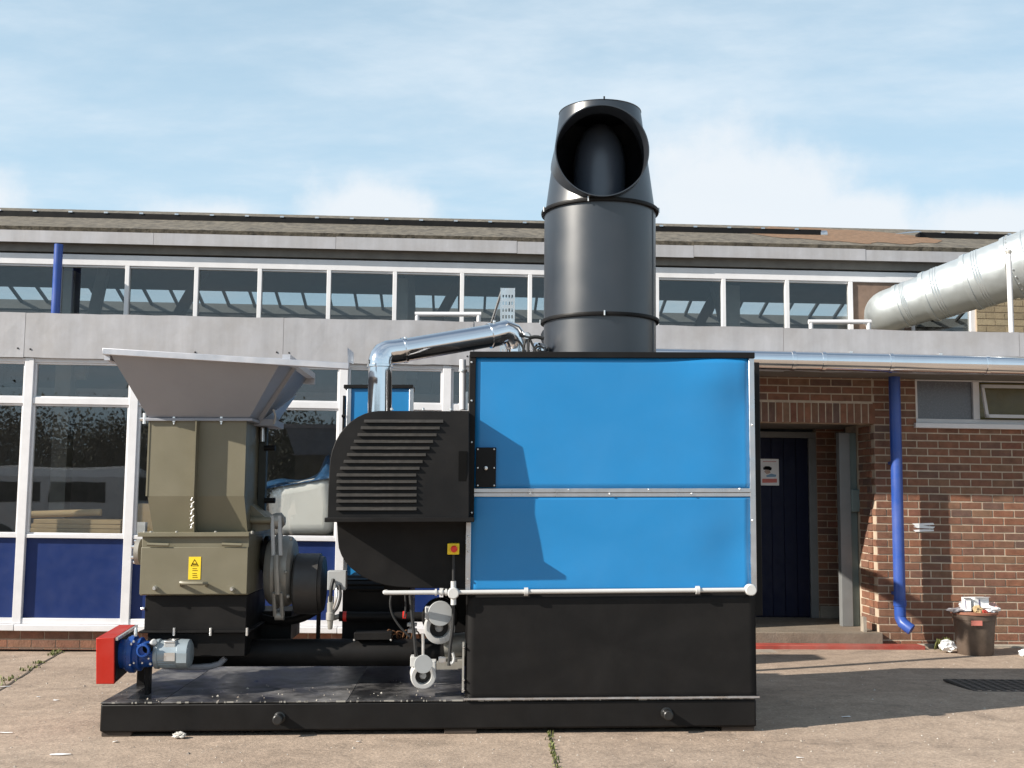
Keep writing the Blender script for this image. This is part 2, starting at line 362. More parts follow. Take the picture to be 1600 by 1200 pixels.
bb().box(XL, XR, .06, 2.4, ZF1-.16, ZF1-.05).build('flat_roof', roofm, BW)
bb().box(XL, XR, .10, .70, ZF0+.012, ZF0+.05).build('soffit', soff, BW)
# --- ground floor window bays
xs = [bq(p, 700, .03).x for p in (40, 203, 530, 697)]
pitch = (xs[3]-xs[0])/4; x0b = xs[0]
def zz(py, y=.05, px=115): return bq(px, py, y).z
zs = dict(head=zz(567), t0=zz(622), t1=zz(632), s0=zz(835), s1=zz(841), p0=zz(966), r0=zz(975), sill=zz(985))
for i in range(-3, 5):
    a = x0b+i*pitch; b = a+pitch; hw = .042
    m = bb()
    m.box(a-hw, a+hw, .018, .12, zs['r0'], ZF0)                      # mullion
    if i == 4: m.box(b-hw, b+hw, .018, .12, zs['r0'], ZF0)
    m.box(a+hw, b-hw, .035, .12, zs['head'], ZF0)
    m.box(a+hw, b-hw, .030, .11, zs['t1'], zs['t0'])
    m.box(a+hw, b-hw, .026, .11, zs['s1'], zs['s0'])
    m.box(a+hw, b-hw, .026, .11, zs['r0'], zs['p0'])
    for q0, q1 in ((zs['t0'], zs['head']), (zs['s0'], zs['t1'])):     # glazing beads
        m.box(a+hw, a+hw+.022, .048, .09, q0, q1); m.box(b-hw-.022, b-hw, .048, .09, q0, q1)
        m.box(a+hw+.022, b-hw-.022, .048, .09, q1-.018, q1); m.box(a+hw+.022, b-hw-.022, .048, .09, q0, q0+.014)
    w = m.build('window', white, BW, bevel=.004)
    bb().box(a+hw+.018, b-hw-.018, .070, .075, zs['t0']+.01, zs['head']-.015).build('pane', glass, w)
    bb().box(a+hw+.018, b-hw-.018, .070, .075, zs['s0']+.01, zs['t1']-.015).build('pane', glass, w)
    bb().box(a+hw-.004, b-hw+.004, .064, .10, zs['p0']-.01, zs['s1']+.004).build('panel', dblue, w)
    bb().box(a+.002, b-.002, -.03, .14, zs['sill'], zs['r0']-.001).build('sill', white, w, bevel=.006)
XG = x0b+5*pitch
# --- brickwork
CH, BL = .080, .2275
YW = .62
xd1 = bq(1368, 850, YW).x; xd0 = bq(1090, 850, YW).x; zl = bq(1280, 661, YW).z
xw0 = bq(1431, 625, YW).x; xw1 = xw0+1.95; zw1 = bq(1510, 588, YW).z; zw0 = bq(1510, 662, YW).z
HB = .218
unit = bpy.data.meshes.new('brick'); bm = bmesh.new(); bmesh.ops.create_cube(bm, size=1)
bmesh.ops.bevel(bm, geom=list(bm.edges), offset=.02, segments=1, affect='EDGES'); bm.to_mesh(unit); bm.free(); unit.materials.append(brickm)
bricks = []                                   # (centre, size) in building axes
def row(x0, x1, z, off, yf, d=.10, cuts=()):
    x = x0-((x0-off) % BL)
    while x < x1:
        a, b = max(x, x0)+.0062, min(x+BL, x1)-.0062
        segs = [(a, b)]
        for c0, c1, q0, q1 in cuts:
            if z+CH*.6 > q0 and z+CH*.4 < q1:
                segs = [s for u, v in segs for s in ((u, min(v, c0-.004)), (max(u, c1+.004), v)) if s[1]-s[0] > .03]
        for u, v in segs:
            if v-u > .03: bricks.append((Vector(((u+v)/2, yf+d/2+random.uniform(-.0025, .0025), z+CH/2)), Vector((v-u, d, CH-.0135))))
        x += BL
nz = int(ZF0/CH)+1
for k in range(nz):
    z = k*CH
    row(xd1, 7.6, z, (k % 2)*BL/2, YW, cuts=((xw0, xw1, zw0, zw1),))
    if z > zl+HB-.03: row(xd0-.6, xd1, z, (k % 2)*BL/2, YW)
x = xd0                                        # soldier course over the doorway
while x < xd1-.04:
    bricks.append((Vector((x+.038, YW+.05+random.uniform(-.002, .002), zl+HB/2)), Vector((.0635, .10, HB-.012)))); x += .0765
for k in range(int(zl/CH)):                    # reveal of the pier
    z = k*CH+CH/2
    if z < .12: continue
    for u, v in (((.728, .945), (.953, 1.08)) if k % 2 else ((.728, .835), (.843, 1.06))):
        bricks.append((Vector((xd1+.05+random.uniform(-.002, .002), (u+v)/2, z)), Vector((.10, v-u, CH-.0135))))
# mortar walls
bwm = bb()
bwm.box(xd1+.018, xw0, YW+.005, YW+.24, 0, ZF0+.04); bwm.box(xw0, xw1, YW+.005, YW+.24, 0, zw0); bwm.box(xw0, xw1, YW+.005, YW+.24, zw1, ZF0+.04); bwm.box(xw1, XR, YW+.005, YW+.24, 0, ZF0+.04)
bwm.box(xd0-.7, xd1+.018, YW+.005, YW+.24, zl+.006, ZF0+.04); bwm.box(xd1+.007, xd1+.2, YW+.24, 1.5, 0, zl+.2)
wall = bwm.build('brick_wall', mortar, BW)
cr_ = B_.rot.to_euler()
def vis(b):                                    # rough size in the picture, hidden ones last
    p = B_.w(b[0])-CAM; q = CR.transposed() @ p; px = 800-F*q.x/q.z; py = 600+F*q.y/q.z
    return (0 if (px > 1608 or px < 1186 or py < 580) else 1, b[1].x*b[1].z+b[1].y*b[1].z)
bricks.sort(key=vis, reverse=True)
for c, s in bricks[:300]:
    o = link('brick', unit, wall, B_.w(c), (cr_.x+random.gauss(0, .006), cr_.y+random.gauss(0, .006), cr_.z+random.gauss(0, .004))); o.scale = s
m = bb()
for c, s in bricks[300:]: m.box(c.x-s.x/2, c.x+s.x/2, c.y-s.y/2, c.y+s.y/2, c.z-s.z/2, c.z+s.z/2)
for k in range(3):                             # plinth under the window bays
    z0 = zs['sill']-.004-(k+1)*CH; xx = XL+(k % 2)*.11
    while xx < XG and z0 > -.07: m.box(xx+.005, xx+BL-.005, .03, .12, max(z0+.005, .0), z0+CH-.006); xx += BL
y2 = 1.95                                      # inner wall of the porch
xi0, xi1 = bq(1277, 800, y2).x, bq(1322, 800, y2).x
for k in range(int(zl/CH)+1):
    xx = xi0-(k % 2)*.11
    while xx < xi1:
        a, b = max(xx, xi0), min(xx+BL, xi1)
        if b-a > .04 and k*CH > .2: m.box(a+.005, b-.005, y2, y2+.1, k*CH+.005, k*CH+CH-.006)
        xx += BL
m.build('brickwork', brickm, wall, kind='stuff', smooth=False)
m = bb().box(XL, XG, .037, .10, 0, zs['sill']-.004); m.box(XL, XG, .30, .36, 0, .5).build('plinth', mortar, BW)
# --- porch
zst = bq(1280, 988, .56).z
bb().box(xd0-.5, xd1+.03, .54, 2.2, 0, zst).build('step', stepm, BW, bevel=.01)
bb().box(xi0, xi1+.1, y2+.006, y2+.15, 0, zl+.2).build('porch_wall', mortar, BW)
bb().box(xi0+.01, xi1+.02, y2-.015, y2+.004, zst, zst+.14).build('skirting', concrete, BW)
bb().box(xd0-.3, xd1+.1, .88, 2.3, zl+.02, zl+.1).build('porch_ceiling', soff, BW)
pz = bq(1320, 676, 1.1).z
pst = bb().box(bq(1313, 800, 1.1).x, bq(1330, 800, 1.1).x, 1.1, 1.2, zst, pz); pst.build('door_post', tealm if 0 else mat('post_paint', (.17, .175, .175), .6, var=.1), BW, bevel=.004)
bb().box(bq(1331, 800, 1.1).x, xd1-.001, 1.14, 1.19, zst, pz).build('side_board', tealm, BW)
bb().box(bq(1332, 900, 1.1).x, bq(1346, 900, 1.1).x, 1.08, 1.138, bq(1335, 800, 1.1).z, bq(1335, 765, 1.1).z).build('letter_flap', tealm, BW, bevel=.01)
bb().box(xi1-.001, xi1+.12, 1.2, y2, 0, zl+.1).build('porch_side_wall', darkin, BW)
xk0, xk1 = bq(1130, 800, y2).x, bq(1265, 800, y2).x
dz = bq(1230, 684, y2).z
navy = mat('door_navy', (.0018, .004, .022), .5, var=.2, spec=.2)
dr = bb().box(xk0, xk1, y2+.05, y2+.09, zst, dz).build('door', navy, BW)
nb = 7; wbd = (xk1-xk0)/nb
for k in range(nb): bb().box(xk0+k*wbd+.0015, xk0+(k+1)*wbd-.0015, y2+.03, y2+.048, zst+.01, dz-.003).build('board', navy, dr, bevel=.003)
m = bb().box(xk1, xi0, y2+.0, y2+.1, zst, dz); m.box(xk0-.08, xi0, y2+.001, y2+.1, dz, dz+.07).build('door_frame', MATS['post_paint'], BW, bevel=.004)
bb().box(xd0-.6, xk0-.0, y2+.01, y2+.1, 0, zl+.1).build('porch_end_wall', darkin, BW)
bb().box(bq(1349, 990, .64).x, bq(1354, 990, .64).x, .63, .72, zst, zst+.15).build('corner_guard', concrete, BW)
# --- high window in the brick wall
m = bb(); fw = .05
m.box(xw0, xw1, YW+.04, YW+.12, zw1-fw, zw1); m.box(xw0, xw1, YW+.04, YW+.12, zw0, zw0+fw)
xm = bq(1528, 625, YW).x
m.box(xw0, xw0+.035, YW+.04, YW+.12, zw0+fw, zw1-fw); m.box(xm-.035, xm+.035, YW+.035, YW+.12, zw0+fw, zw1-fw); m.box(xw1-.04, xw1, YW+.04, YW+.12, zw0+fw, zw1-fw)
hwn = m.build('window', white, BW, bevel=.004)
bb().box(xw0+.03, xm-.03, YW+.07, YW+.076, zw0+fw, zw1-fw).build('pane', frost, hwn)
bb().box(xm+.03, xw1-.03, YW+.16, YW+.166, zw0+fw, zw1-fw).build('pane', amberg, hwn)
m = bb(); xa, xb = xm+.06, xm+.98; za, zb = zw0+fw+.015, zw1-fw-.03; yo = YW-.06   # vent light standing open at the bottom
for (u0, u1, v0, v1) in ((xa, xb, za, za+.035), (xa, xb, zb-.035, zb), (xa, xa+.03, za, zb), (xb-.03, xb, za, zb)):
    f = lambda z: yo+(z-za)/(zb-za)*(.10)
    m.prism([(u0, v0), (u1, v0), (u1, v1), (u0, v1)], f, lambda z: f(z)+.03)
m.build('vent_frame', white, hwn)
bb().prism([(xa+.02, za+.02), (xb-.02, za+.02), (xb-.02, zb-.02), (xa+.02, zb-.02)], lambda z: yo+.012+(z-za)/(zb-za)*.1, lambda z: yo+.017+(z-za)/(zb-za)*.1).build('pane', glass, hwn)
bb().box(xw0-.03, xw1+.03, YW-.05, YW+.12, zw0-.055, zw0-.001).build('sill', white, hwn, bevel=.006)
bb().box(xw0, xw1, YW+.3, YW+.35, zw0-.2, ZF0).build('room_wall', amberg, BW)
# --- downpipes
yp = YW-.19; xp = bq(1402, 780, yp).x; rp = .058; zb_ = bq(1408, 962, yp).z
m = bb().cyl((xp, yp, zb_), (xp, yp, ZF0+.01), rp, n=28)
m.cyl((xp, yp, zb_+.10), (xp, yp, zb_+.16), rp+.007, n=28)
m.tube([(xp, yp, zb_+.03), (xp, yp, zb_-.02), (xp+.012, yp-.03, zb_-.07), (xp+.05, yp-.08, zb_-.11), (xp+.075, yp-.10, zb_-.13)], rp-.001, 24)
dp = m.build('downpipe', pblue, BW)
for z in (zb_+.2, 1.9): bb().box(xp-.014, xp+.014, yp+rp-.006, YW+.01, z, z+.03).build('bracket', pblue, dp)
yu = 1.70; xu = bq(89, 440, yu).x
bb().cyl((xu, yu, ZF1-.1), (xu, yu, bq(95, 382, yu).z), .048, n=24).build('downpipe', pblue, BW)
# --- clerestory
YC = 2.0; YF = 1.86
ZU1 = mz([(0, 352), (450, 361), (840, 372), (1030, 378), (1400, 391)], YF); ZU0 = mz([(0, 377), (450, 385), (840, 396), (1030, 402)], YF)
uf = bb().box(XL, XR, YF+.01, YF+.09, ZU0+.01, ZU1-.012).build('roof_fascia', soff, BW)
js = [XL, bq(-500, 366, YF).x]+[bq(p, 370, YF).x for p in (240, 525, 808, 1084, 1352)]+[bq(1800, 380, YF).x, XR]
for a, b in zip(js, js[1:]): bb().box(a+.002, b-.002, YF+random.uniform(-.004, .002), YF+.008, ZU0+random.uniform(-.008, .004), ZU1).build('fascia_sheet', fasc, uf)
zh1 = mz([(100, 395), (450, 404), (1030, 422)], YC); zh0 = mz([(100, 411), (450, 421), (1030, 438)], YC)
bb().box(XL, XR, YF+.09, YC+.1, zh1+.02, ZU0+.05).build('soffit_board', soff, BW)
xpb = bq(1518, 480, YC).x
bb().box(XL, xpb, YC-.03, YC+.06, zh0, zh1).build('window_head', white, BW, bevel=.004)
mul = [bq(p, 455, YC).x for p in (92, 199, 307, 406, 514, 617, 722, 828, 927, 1026, 1130, 1229, 1328)]
mul = [mul[0]-3*.80, mul[0]-2*.80, mul[0]-.80]+mul
zc0 = ZF1-.06
for a, b in zip(mul, mul[1:]):
    m = bb(); m.box(a-.024, a+.024, YC-.035, YC+.05, zc0, zh0-.001)
    m.box(a+.024, b-.024, YC-.01, YC+.04, zc0, zc0+.03); m.box(a+.024, b-.024, YC-.012, YC+.04, zh0-.022, zh0-.0015)
    w = m.build('clerestory_window', white, BW, bevel=.003)
    bb().box(a+.02, b-.02, YC+.01, YC+.015, zc0+.02, zh0-.01).build('pane', glassup, w)
a = mul[-1]; b = bq(1362, 480, YC).x; c = bq(1425, 480, YC).x; d = xpb
m = bb().box(a-.024, a+.024, YC-.035, YC+.05, zc0, zh0-.001); m.box(c-.02, c+.02, YC-.03, YC+.05, zc0, zh0-.001); m.box(d-.03, d+.03, YC-.03, YC+.05, zc0, zh0-.001)
w = m.build('clerestory_window', white, BW, bevel=.003)
bb().box(c+.02, d-.03, YC+.01, YC+.015, zc0, zh0-.002).build('pane', glassup, w)
bd = bb().box(a+.024, c-.02, YC+.0, YC+.03, zc0, (zc0+zh0)/2-.006).build('board', boardm, BW)
bb().box(a+.024, c-.02, YC-.004, YC+.03, (zc0+zh0)/2+.004, zh0-.002).build('board', boardm, BW)
m = bb().box(d+.03, XR, YC-.05, YC+.1, ZF1-.1, zh1+.02); m.build('end_wall', mortar, BW)
m = bb()
for k in range(14):
    xx = d+.03-(k % 2)*.11
    while xx < XR-.3:
        u = max(xx, d+.03); m.box(u+.005, xx+BL-.005, YC-.058, YC+.02, ZF1-.1+k*CH+.005, ZF1-.1+k*CH+CH-.006); xx += BL
m.build('end_wall_bricks', palebrick, BW, kind='stuff', smooth=False)
# --- roof
YR = 6.5; ZR = mz([(0, 324), (800, 344), (1590, 366)], YR)
sl_ = (ZR-ZU1)/(YR-YF)
def rz(y): return ZU1+.012+(y-YF)*sl_
m = bb(); m.add([(XL-3, YF-.02, rz(YF-.02)), (XR+3, YF-.02, rz(YF-.02)), (XR+3, YR, rz(YR)), (XL-3, YR, rz(YR))] +
                [(XL-3, YF+.02, rz(YF)-.10), (XR+3, YF+.02, rz(YF)-.10), (XR+3, YR, rz(YR)-.10), (XL-3, YR, rz(YR)-.10)],
                [(0, 1, 2, 3), (7, 6, 5, 4), (0, 4, 5, 1), (1, 5, 6, 2), (2, 6, 7, 3), (3, 7, 4, 0)])
rf = m.build('roof', roofm, BW)
ys = YF
for k in range(400):                           # where the dark strip meets the slope
    ys += .012
    q = bq(0, 337.5, ys)
    if rz(ys) >= q.z: break
zst1 = bq(0, 328.5, ys).z
for p0, p1 in ((-900, 1283), (1437, 2300)):
    a, b = bq(p0, 350, ys).x, bq(p1, 350, ys).x
    st = bb().prism([(a, rz(ys)-.01), (b, rz(ys)-.01), (b, zst1), (a, zst1)], ys, ys+.16).build('ridge_strip', black, rf)
    m = bb(); x = a+.3
    while x < b: m.box(x, x+.05, ys-.012, ys+.16, zst1-.008, zst1+.012); x += .47
    m.build('clips', alu, rf, kind='stuff')
m = bb(); a, b = bq(1283, 360, ys).x, bq(1437, 360, ys).x
m.cyl((a, ys+.05, zst1-.06), (a+.09, ys+.04, zst1-.06), .06, n=14).build('strip_end_cap', alu, rf)
m = bb(); m.add([(b-.36, ys-.02, zst1-.04), (b-.1, ys-.05, zst1-.02), (b+.02, ys-.03, zst1-.005), (b, ys+.05, zst1+.03), (b-.2, ys+.02, zst1+.0)], [(0, 1, 2, 3, 4)]).build('loose_flashing', alu, rf)
m = bb(); n = 30; vs = []; fs = []
for i in range(n+1):
    t = i/n; x = bq(1200+300*t, 372, 3).x
    e = math.sin(math.pi*t)**.4*(.9+.3*noise.noise((t*9, 0, 0)))
    for u in (4.2-2.1*e, 4.2+2.1*e): vs.append((x, u, rz(u)+.005))
for i in range(n): fs.append((2*i, 2*i+1, 2*i+3, 2*i+2))
m.add(vs, fs).build('moss_patch', mossm, rf)
# --- inside of the hall
Y1, Y2 = 8.9, 9.55
Z1, Z2 = bq(330, 446, Y1).z, bq(330, 474, Y2).z
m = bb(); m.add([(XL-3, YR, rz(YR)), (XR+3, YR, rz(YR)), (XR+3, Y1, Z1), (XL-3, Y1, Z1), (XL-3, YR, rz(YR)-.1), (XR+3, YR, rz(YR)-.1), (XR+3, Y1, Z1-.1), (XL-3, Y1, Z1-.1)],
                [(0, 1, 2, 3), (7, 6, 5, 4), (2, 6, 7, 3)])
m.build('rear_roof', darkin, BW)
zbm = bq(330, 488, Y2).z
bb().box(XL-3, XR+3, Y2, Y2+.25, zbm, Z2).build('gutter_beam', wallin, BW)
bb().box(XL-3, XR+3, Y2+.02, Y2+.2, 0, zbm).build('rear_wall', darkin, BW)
sk = bb().add([(XL-3, Y1, Z1), (XR+3, Y1, Z1), (XR+3, Y2, Z2), (XL-3, Y2, Z2)], [(0, 1, 2, 3)]).build('rooflight', glassup, BW)
x = -8.6
while x < 9:
    bb().add([(x, Y1, Z1-.06), (x+.045, Y1, Z1-.06), (x+.045, Y2, Z2-.06), (x, Y2, Z2-.06), (x, Y1, Z1-.01), (x+.045, Y1, Z1-.01), (x+.045, Y2, Z2-.01), (x, Y2, Z2-.01)],
             [(0, 1, 2, 3), (7, 6, 5, 4), (0, 4, 5, 1), (1, 5, 6, 2), (2, 6, 7, 3), (3, 7, 4, 0)]).build('glazing_bar', darkin, sk); x += .47
bb().box(XL-3, XR+3, .13, Y2, .0, .012).build('hall_floor', concrete, BW)
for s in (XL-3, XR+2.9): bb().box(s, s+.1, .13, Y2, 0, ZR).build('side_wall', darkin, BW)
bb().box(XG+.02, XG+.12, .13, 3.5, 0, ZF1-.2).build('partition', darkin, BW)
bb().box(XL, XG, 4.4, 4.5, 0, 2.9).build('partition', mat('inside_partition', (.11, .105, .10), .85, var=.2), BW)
for px in (112, 627, 1140):
    x = bq(px, 450, 2.6).x
    m = bb().box(x-.09, x+.09, 2.45, 2.65, 0, zh0+.02)
    m.tube([(x+.15, 2.6, zc0-.3), (x+.05, 3.6, zh0+.25)], .09, 4)
    m.build('column', wallin, BW)
    m = bb().tube([(x+.2, 6.2, Z1-1.3), (x+.9, 6.2, Z1+.05)], .10, 4); m.tube([(x+.2, 6.2, .0), (x+.2, 6.2, Z1-1.25)], .13, 4); m.build('stanchion', darkin, BW)
# ================================================================== big galvanised duct
VD = empty('ventilation_duct', B_.w((bq(1500, 450, 1).x, 1, ZF1-.05)), 'large galvanised round duct rising to the right from the clerestory wall', 'duct')
A = bq(1393, 484, 1.45); Bp = bq(1600, 413, .55); D = (Bp-A)
def duct(t0, t1, r0, r1):
    return bb().cyl(A+D*t0, A+D*t1, r0, r1, n=48)
m = bb().tube([A+Vector((.20, .75, -.02)), A+Vector((.07, .35, -.02)), A+Vector((-.03, .08, -.012)), A+D*.02, A+D*.10], .245, 40, smooth=2); m.build('elbow', galv, VD)
secs = [(.08, .30, .25, .262), (.30, .62, .285, .30), (.62, .92, .315, .33), (.92, 2.3, .345, .40)]
for k, (t0, t1, r0, r1) in enumerate(secs):
    s = duct(t0, t1, r0, r1).build('section', galv, VD)
    for e in ((.25, .31, .37) if k < 3 else (.10, .13)):
        t = t0+(t1-t0)*e; r = r0+(r1-r0)*e; bb().lathe(A+D*t, D, [(-.012, r), (0, r+.006), (.012, r)], 48).build('seam', galv, s)
    bb().lathe(A+D*t0, D, [(-.03, r0-.03), (-.02, r0+.004), (.03, r0+.010), (.035, r0)], 48).build('collar', galv, s)
m = bb(); dn = D.normalized()
u = dn.orthogonal().normalized(); v = dn.cross(u)
for i in range(26):
    a = 2*math.pi*i/26; m.lathe(A+D*.955+(u*math.cos(a)+v*math.sin(a))*.352, (u*math.cos(a)+v*math.sin(a)), [(-.004, .009), (.006, .009), (.009, .005)], 6)
m.build('rivets', zinc, VD, kind='stuff')
E = A+D*2.3
bb().tube([E-D*.02, E+D*.1, E+D*.2+Vector((0, 0, -.1)), E+D*.24+Vector((0, 0, -.4)), (E.x+D.x*.24, E.y+D.y*.24, ZF1-.06)], .38, 36, smooth=1).build('elbow', galv, VD)
po = empty('support_pole', B_.w((bq(1575, 522, .05).x, .05, ZF1-.01)), 'thin white pole standing on the fascia in front of the big duct', 'pole')
a = bq(1576, 396, .05); bb().cyl((a.x, .05, ZF1-.03), (a.x, .05, a.z), .026, n=16).build('pole', white, po)
bb().cyl((a.x, .05, a.z), (a.x, .05, a.z+.03), .034, n=16).build('cap', castm, po)
bb().tube([(a.x, .08, a.z-.05), (a.x+.04, .20, a.z-.12), (a.x+.10, .24, a.z-.35)], .012, 8, smooth=1).build('hook', castm, po)
# --- low white hoops on the flat roof
for px0, px1, py, lab in ((652, 748, 491, 'low white pipe hoop on the flat roof left of the chimney'), (1267, 1357, 503, 'low white pipe hoop on the flat roof beside the big duct')):
    y = .16; a = bq(px0, py, y); b = bq(px1, py, y); h = empty('guard_hoop', B_.w(((a.x+b.x)/2, y, ZF1-.05)), lab, 'rail', 'white pipe hoops on the flat roof')
    bb().cyl((a.x, y, ZF1-.06), (a.x, y, a.z), .022, n=12).build('post', white, h); bb().cyl((b.x, y, ZF1-.06), (b.x, y, b.z), .022, n=12).build('post', white, h)
    bb().cyl((a.x-.024, y, a.z), (b.x+.024, y, b.z), .024, n=12).build('rail', white, h)
# ================================================================== bright insulated pipe under the fascia
IP = empty('insulated_pipe', B_.w((bq(1300, 565, -.1).x, -.1, 2.0)), 'shiny metal clad pipe running along beneath the grey fascia', 'pipe')
def ip(px, y=-.13): return bq(px, 563.5+(px-1240)*.022, y)
rr = .094
cuts = [880, 1238, 1285, 1390, 1540, 1760, 2100]
for a, b in zip(cuts, cuts[1:]):
    s = bb().cyl(ip(a), ip(b), rr, n=40).build('cladding', steel, IP)
    p = ip(b); bb().lathe(p, (1, 0, 0), [(-.022, rr), (-.018, rr+.006), (.018, rr+.007), (.022, rr)], 40).build('band', steel, IP)
e = ip(880); bb().tube([e+Vector((.04, 0, 0)), e+Vector((-.10, 0, 0)), e+Vector((-.2, -.06, 0)), e+Vector((-.24, -.3, 0)), e+Vector((-.24, -1.6, -.05))], rr, 32, smooth=2).build('elbow', steel, IP)
for px in (1330, 1470, 1650):
    p = ip(px); bb().box(p.x-.015, p.x+.015, p.y-.01, p.y+.14, p.z+rr-.01, p.z+rr+.012).build('hanger', zinc, IP)
# ================================================================== the skid mounted plant
def mq(px, py, y): return M_.q(px, py, y)
def mm(): return mb(M_)
ZB0 = (mq(170, 1144, 0).z+mq(1170, 1136, 0).z)/2; ZB1 = (mq(170, 1097, 0).z+mq(700, 1095, 0).z+mq(1170, 1092, 0).z)/3
XB0 = mq(156, 1120, 0).x; XB1 = mq(1182, 1115, 0).x; DB = 2.35
PL = empty('boiler_plant', M_.w(((XB0+XB1)/2, DB/2, ZB0)), 'blue and black boiler plant with hopper and tall black chimney on a steel skid', 'machine')
# --- skid
m = mm(); m.box(XB0, XB1, 0, .09, ZB0, ZB1-.006); m.box(XB0, XB1, DB-.09, DB, ZB0, ZB1-.006); m.box(XB0, XB0+.08, .09, DB-.09, ZB0, ZB1-.006); m.box(XB1-.08, XB1, .09, DB-.09, ZB0, ZB1-.006)
m.box(-.4, -.3, .09, DB-.09, ZB0, ZB1-.006)
skid = m.build('skid_frame', black, PL, bevel=.012)
m = mm()
for k in range(90):                            # chipped paint along the front edge of the skid
    x = random.uniform(XB0+.02, XB1-.02); l = random.expovariate(90)+.002
    m.box(x, x+l, -.0046, -.001, ZB1-.002-random.uniform(0, .004), ZB1+.0055)
m.build('paint_chips', castm, skid, kind='stuff')
xj = mq(545, 1080, .1).x; xj2 = mq(255, 1085, .05).x
for a, b in ((XB0, xj2), (xj2, xj), (xj, mq(728, 1090, .0).x), (mq(728, 1090, .0).x, XB1)):
    mm().box(a+.0015, b-.0015, -.004, DB, ZB1-.005, ZB1+random.uniform(.003, .005)).build('deck_plate', blackpl, skid, bevel=.002)
for px, py in ((437, 1121), (1041, 1114)):
    p = mq(px, py, 0); st = mm().lathe(p, (0, -1, 0), [(-.01, .036), (.010, .036), (.014, .028), (.06, .026), (.07, .030), (.085, .030), (.09, .024)], 20).build('lifting_stud', castm if 0 else mat('worn_black', (.03, .03, .03), .35, .5, var=.2) if 'worn_black' not in MATS else MATS['worn_black'], skid)
# --- cabinet
XC0 = mq(729, 800, 0).x; XC1 = mq(1181, 800, 0).x; ZC1 = mq(950, 553, 0).z; YC1 = 1.42
cab = mm().box(XC0+.004, XC1-.004, .035, YC1, ZB1+.006, ZC1-.004).build('cabinet', black, PL, bevel=.004)
def panel(px0, py0, px1, py1, y, mt, name, amp=.004, seed=0, extra=None, th=.006):
    a = mq(px0, (py0+py1)/2, y).x; b = mq(px1, (py0+py1)/2, y).x; t = mq((px0+px1)/2, py0, y).z; u = mq((px0+px1)/2, py1, y).z
    nx, nz_ = 40, 22; vs = []; fs = []
    for j in range(nz_+1):
        for i in range(nx+1):
            s, r = i/nx, j/nz_; e = min(1, 7*min(s, 1-s))*min(1, 5*min(r, 1-r))
            d = amp*noise.noise((s*2.3+seed, r*1.7, seed*1.3))*e
            if extra: d += extra(s, r)
            vs.append((a+(b-a)*s, y+d, u+(t-u)*r))
    for j in range(nz_):
        for i in range(nx): k = j*(nx+1)+i; fs.append((k, k+1, k+nx+2, k+nx+1))
    o = mm().add(vs, fs).build(name, mt, cab); md = o.modifiers.new('thick', 'SOLIDIFY'); md.thickness = th; md.offset = 0
    for p in o.data.polygons: p.use_smooth = True
    return o
panel(741, 559, 1173, 764, -.001, blue, 'blue_panel', .010, 3.1, lambda s, r: -.026*math.exp(-((s-.90)**2/.02+(r-.86)**2/.03))*(1 if s < .995 else 0)+.016*math.exp(-((s-.98)**2/.006+(r-.45)**2/.2)))
panel(735, 775, 1173, 924, -.001, blue, 'blue_panel', .008, 7.7, lambda s, r: .022*math.exp(-((s-.95)**2/.01+(r-.45)**2/.1)))
panel(730, 930, 1181, 1089, -.002, black, 'black_panel', .003, 1.2)
def strip(px0, py0, px1, py1, y0, y1, mt, nm, par=None): return mm().pb(px0, py0, px1, py1, y0, y1).build(nm, mt, par or cab, bevel=.002)
strip(740, 763, 1173, 769.5, -.016, .0, alu, 'trim_strip'); strip(740, 770, 1173, 776, -.010, .0, alu, 'trim_strip')
strip(1172, 560, 1180.5, 924, -.013, .02, alu, 'corner_trim'); strip(727.5, 816, 735.5, 924, -.013, .02, alu, 'corner_trim')
strip(732.5, 558, 742, 815, -.018, .03, black, 'corner_strip')
mm().box(mq(734, 555, 0).x, mq(1178, 555, 0).x, -.024, YC1+.02, mq(950, 559.5, 0).z, mq(950, 550.5, 0).z).build('top_cap', black, cab, bevel=.003)
mm().box(XC0-.002, XC1+.004, -.020, .02, ZB1+.005, ZB1+.016).build('sill_strip', alu, cab)
mm().pb(728, 926, 1181, 930, -.004, .02).build('ledge', black, cab)
m = mm()
for px, py in ((737, 566), (737, 626), (737, 691), (737, 801), (889, 765.5), (1014, 765), (1156, 764), (829, 772), (953, 772), (1081, 771.5), (1175.5, 664), (1176, 813), (1177, 915), (731.5, 838), (731.5, 862), (731.5, 905)):
    m.bolt(mq(px, py, -.016), r=.007, h=.007)
m.build('screw_heads', zinc, cab, kind='stuff')
lp = strip(743.5, 699, 775, 761.5, -.030, -.003, black, 'lock_plate')
m = mm()
for px, py in ((746.5, 702), (772, 702), (746.5, 731), (772, 731), (746.5, 758.5), (772, 758.5)): m.bolt(mq(px, py, -.030), r=.0055, h=.005)
m.lathe(mq(759, 731.5, -.03), (0, -1, 0), [(0, .013), (.012, .012), (.016, .006)], 16); m.build('lock_screws', zinc, cab, kind='stuff')
mm().box(mq(1178, 700, .45).x-.3, mq(1188.5, 700, .45).x, .45, 1.15, mq(1185, 962, .45).z, mq(1185, 566, .45).z).build('side_hood', black, cab, bevel=.006)
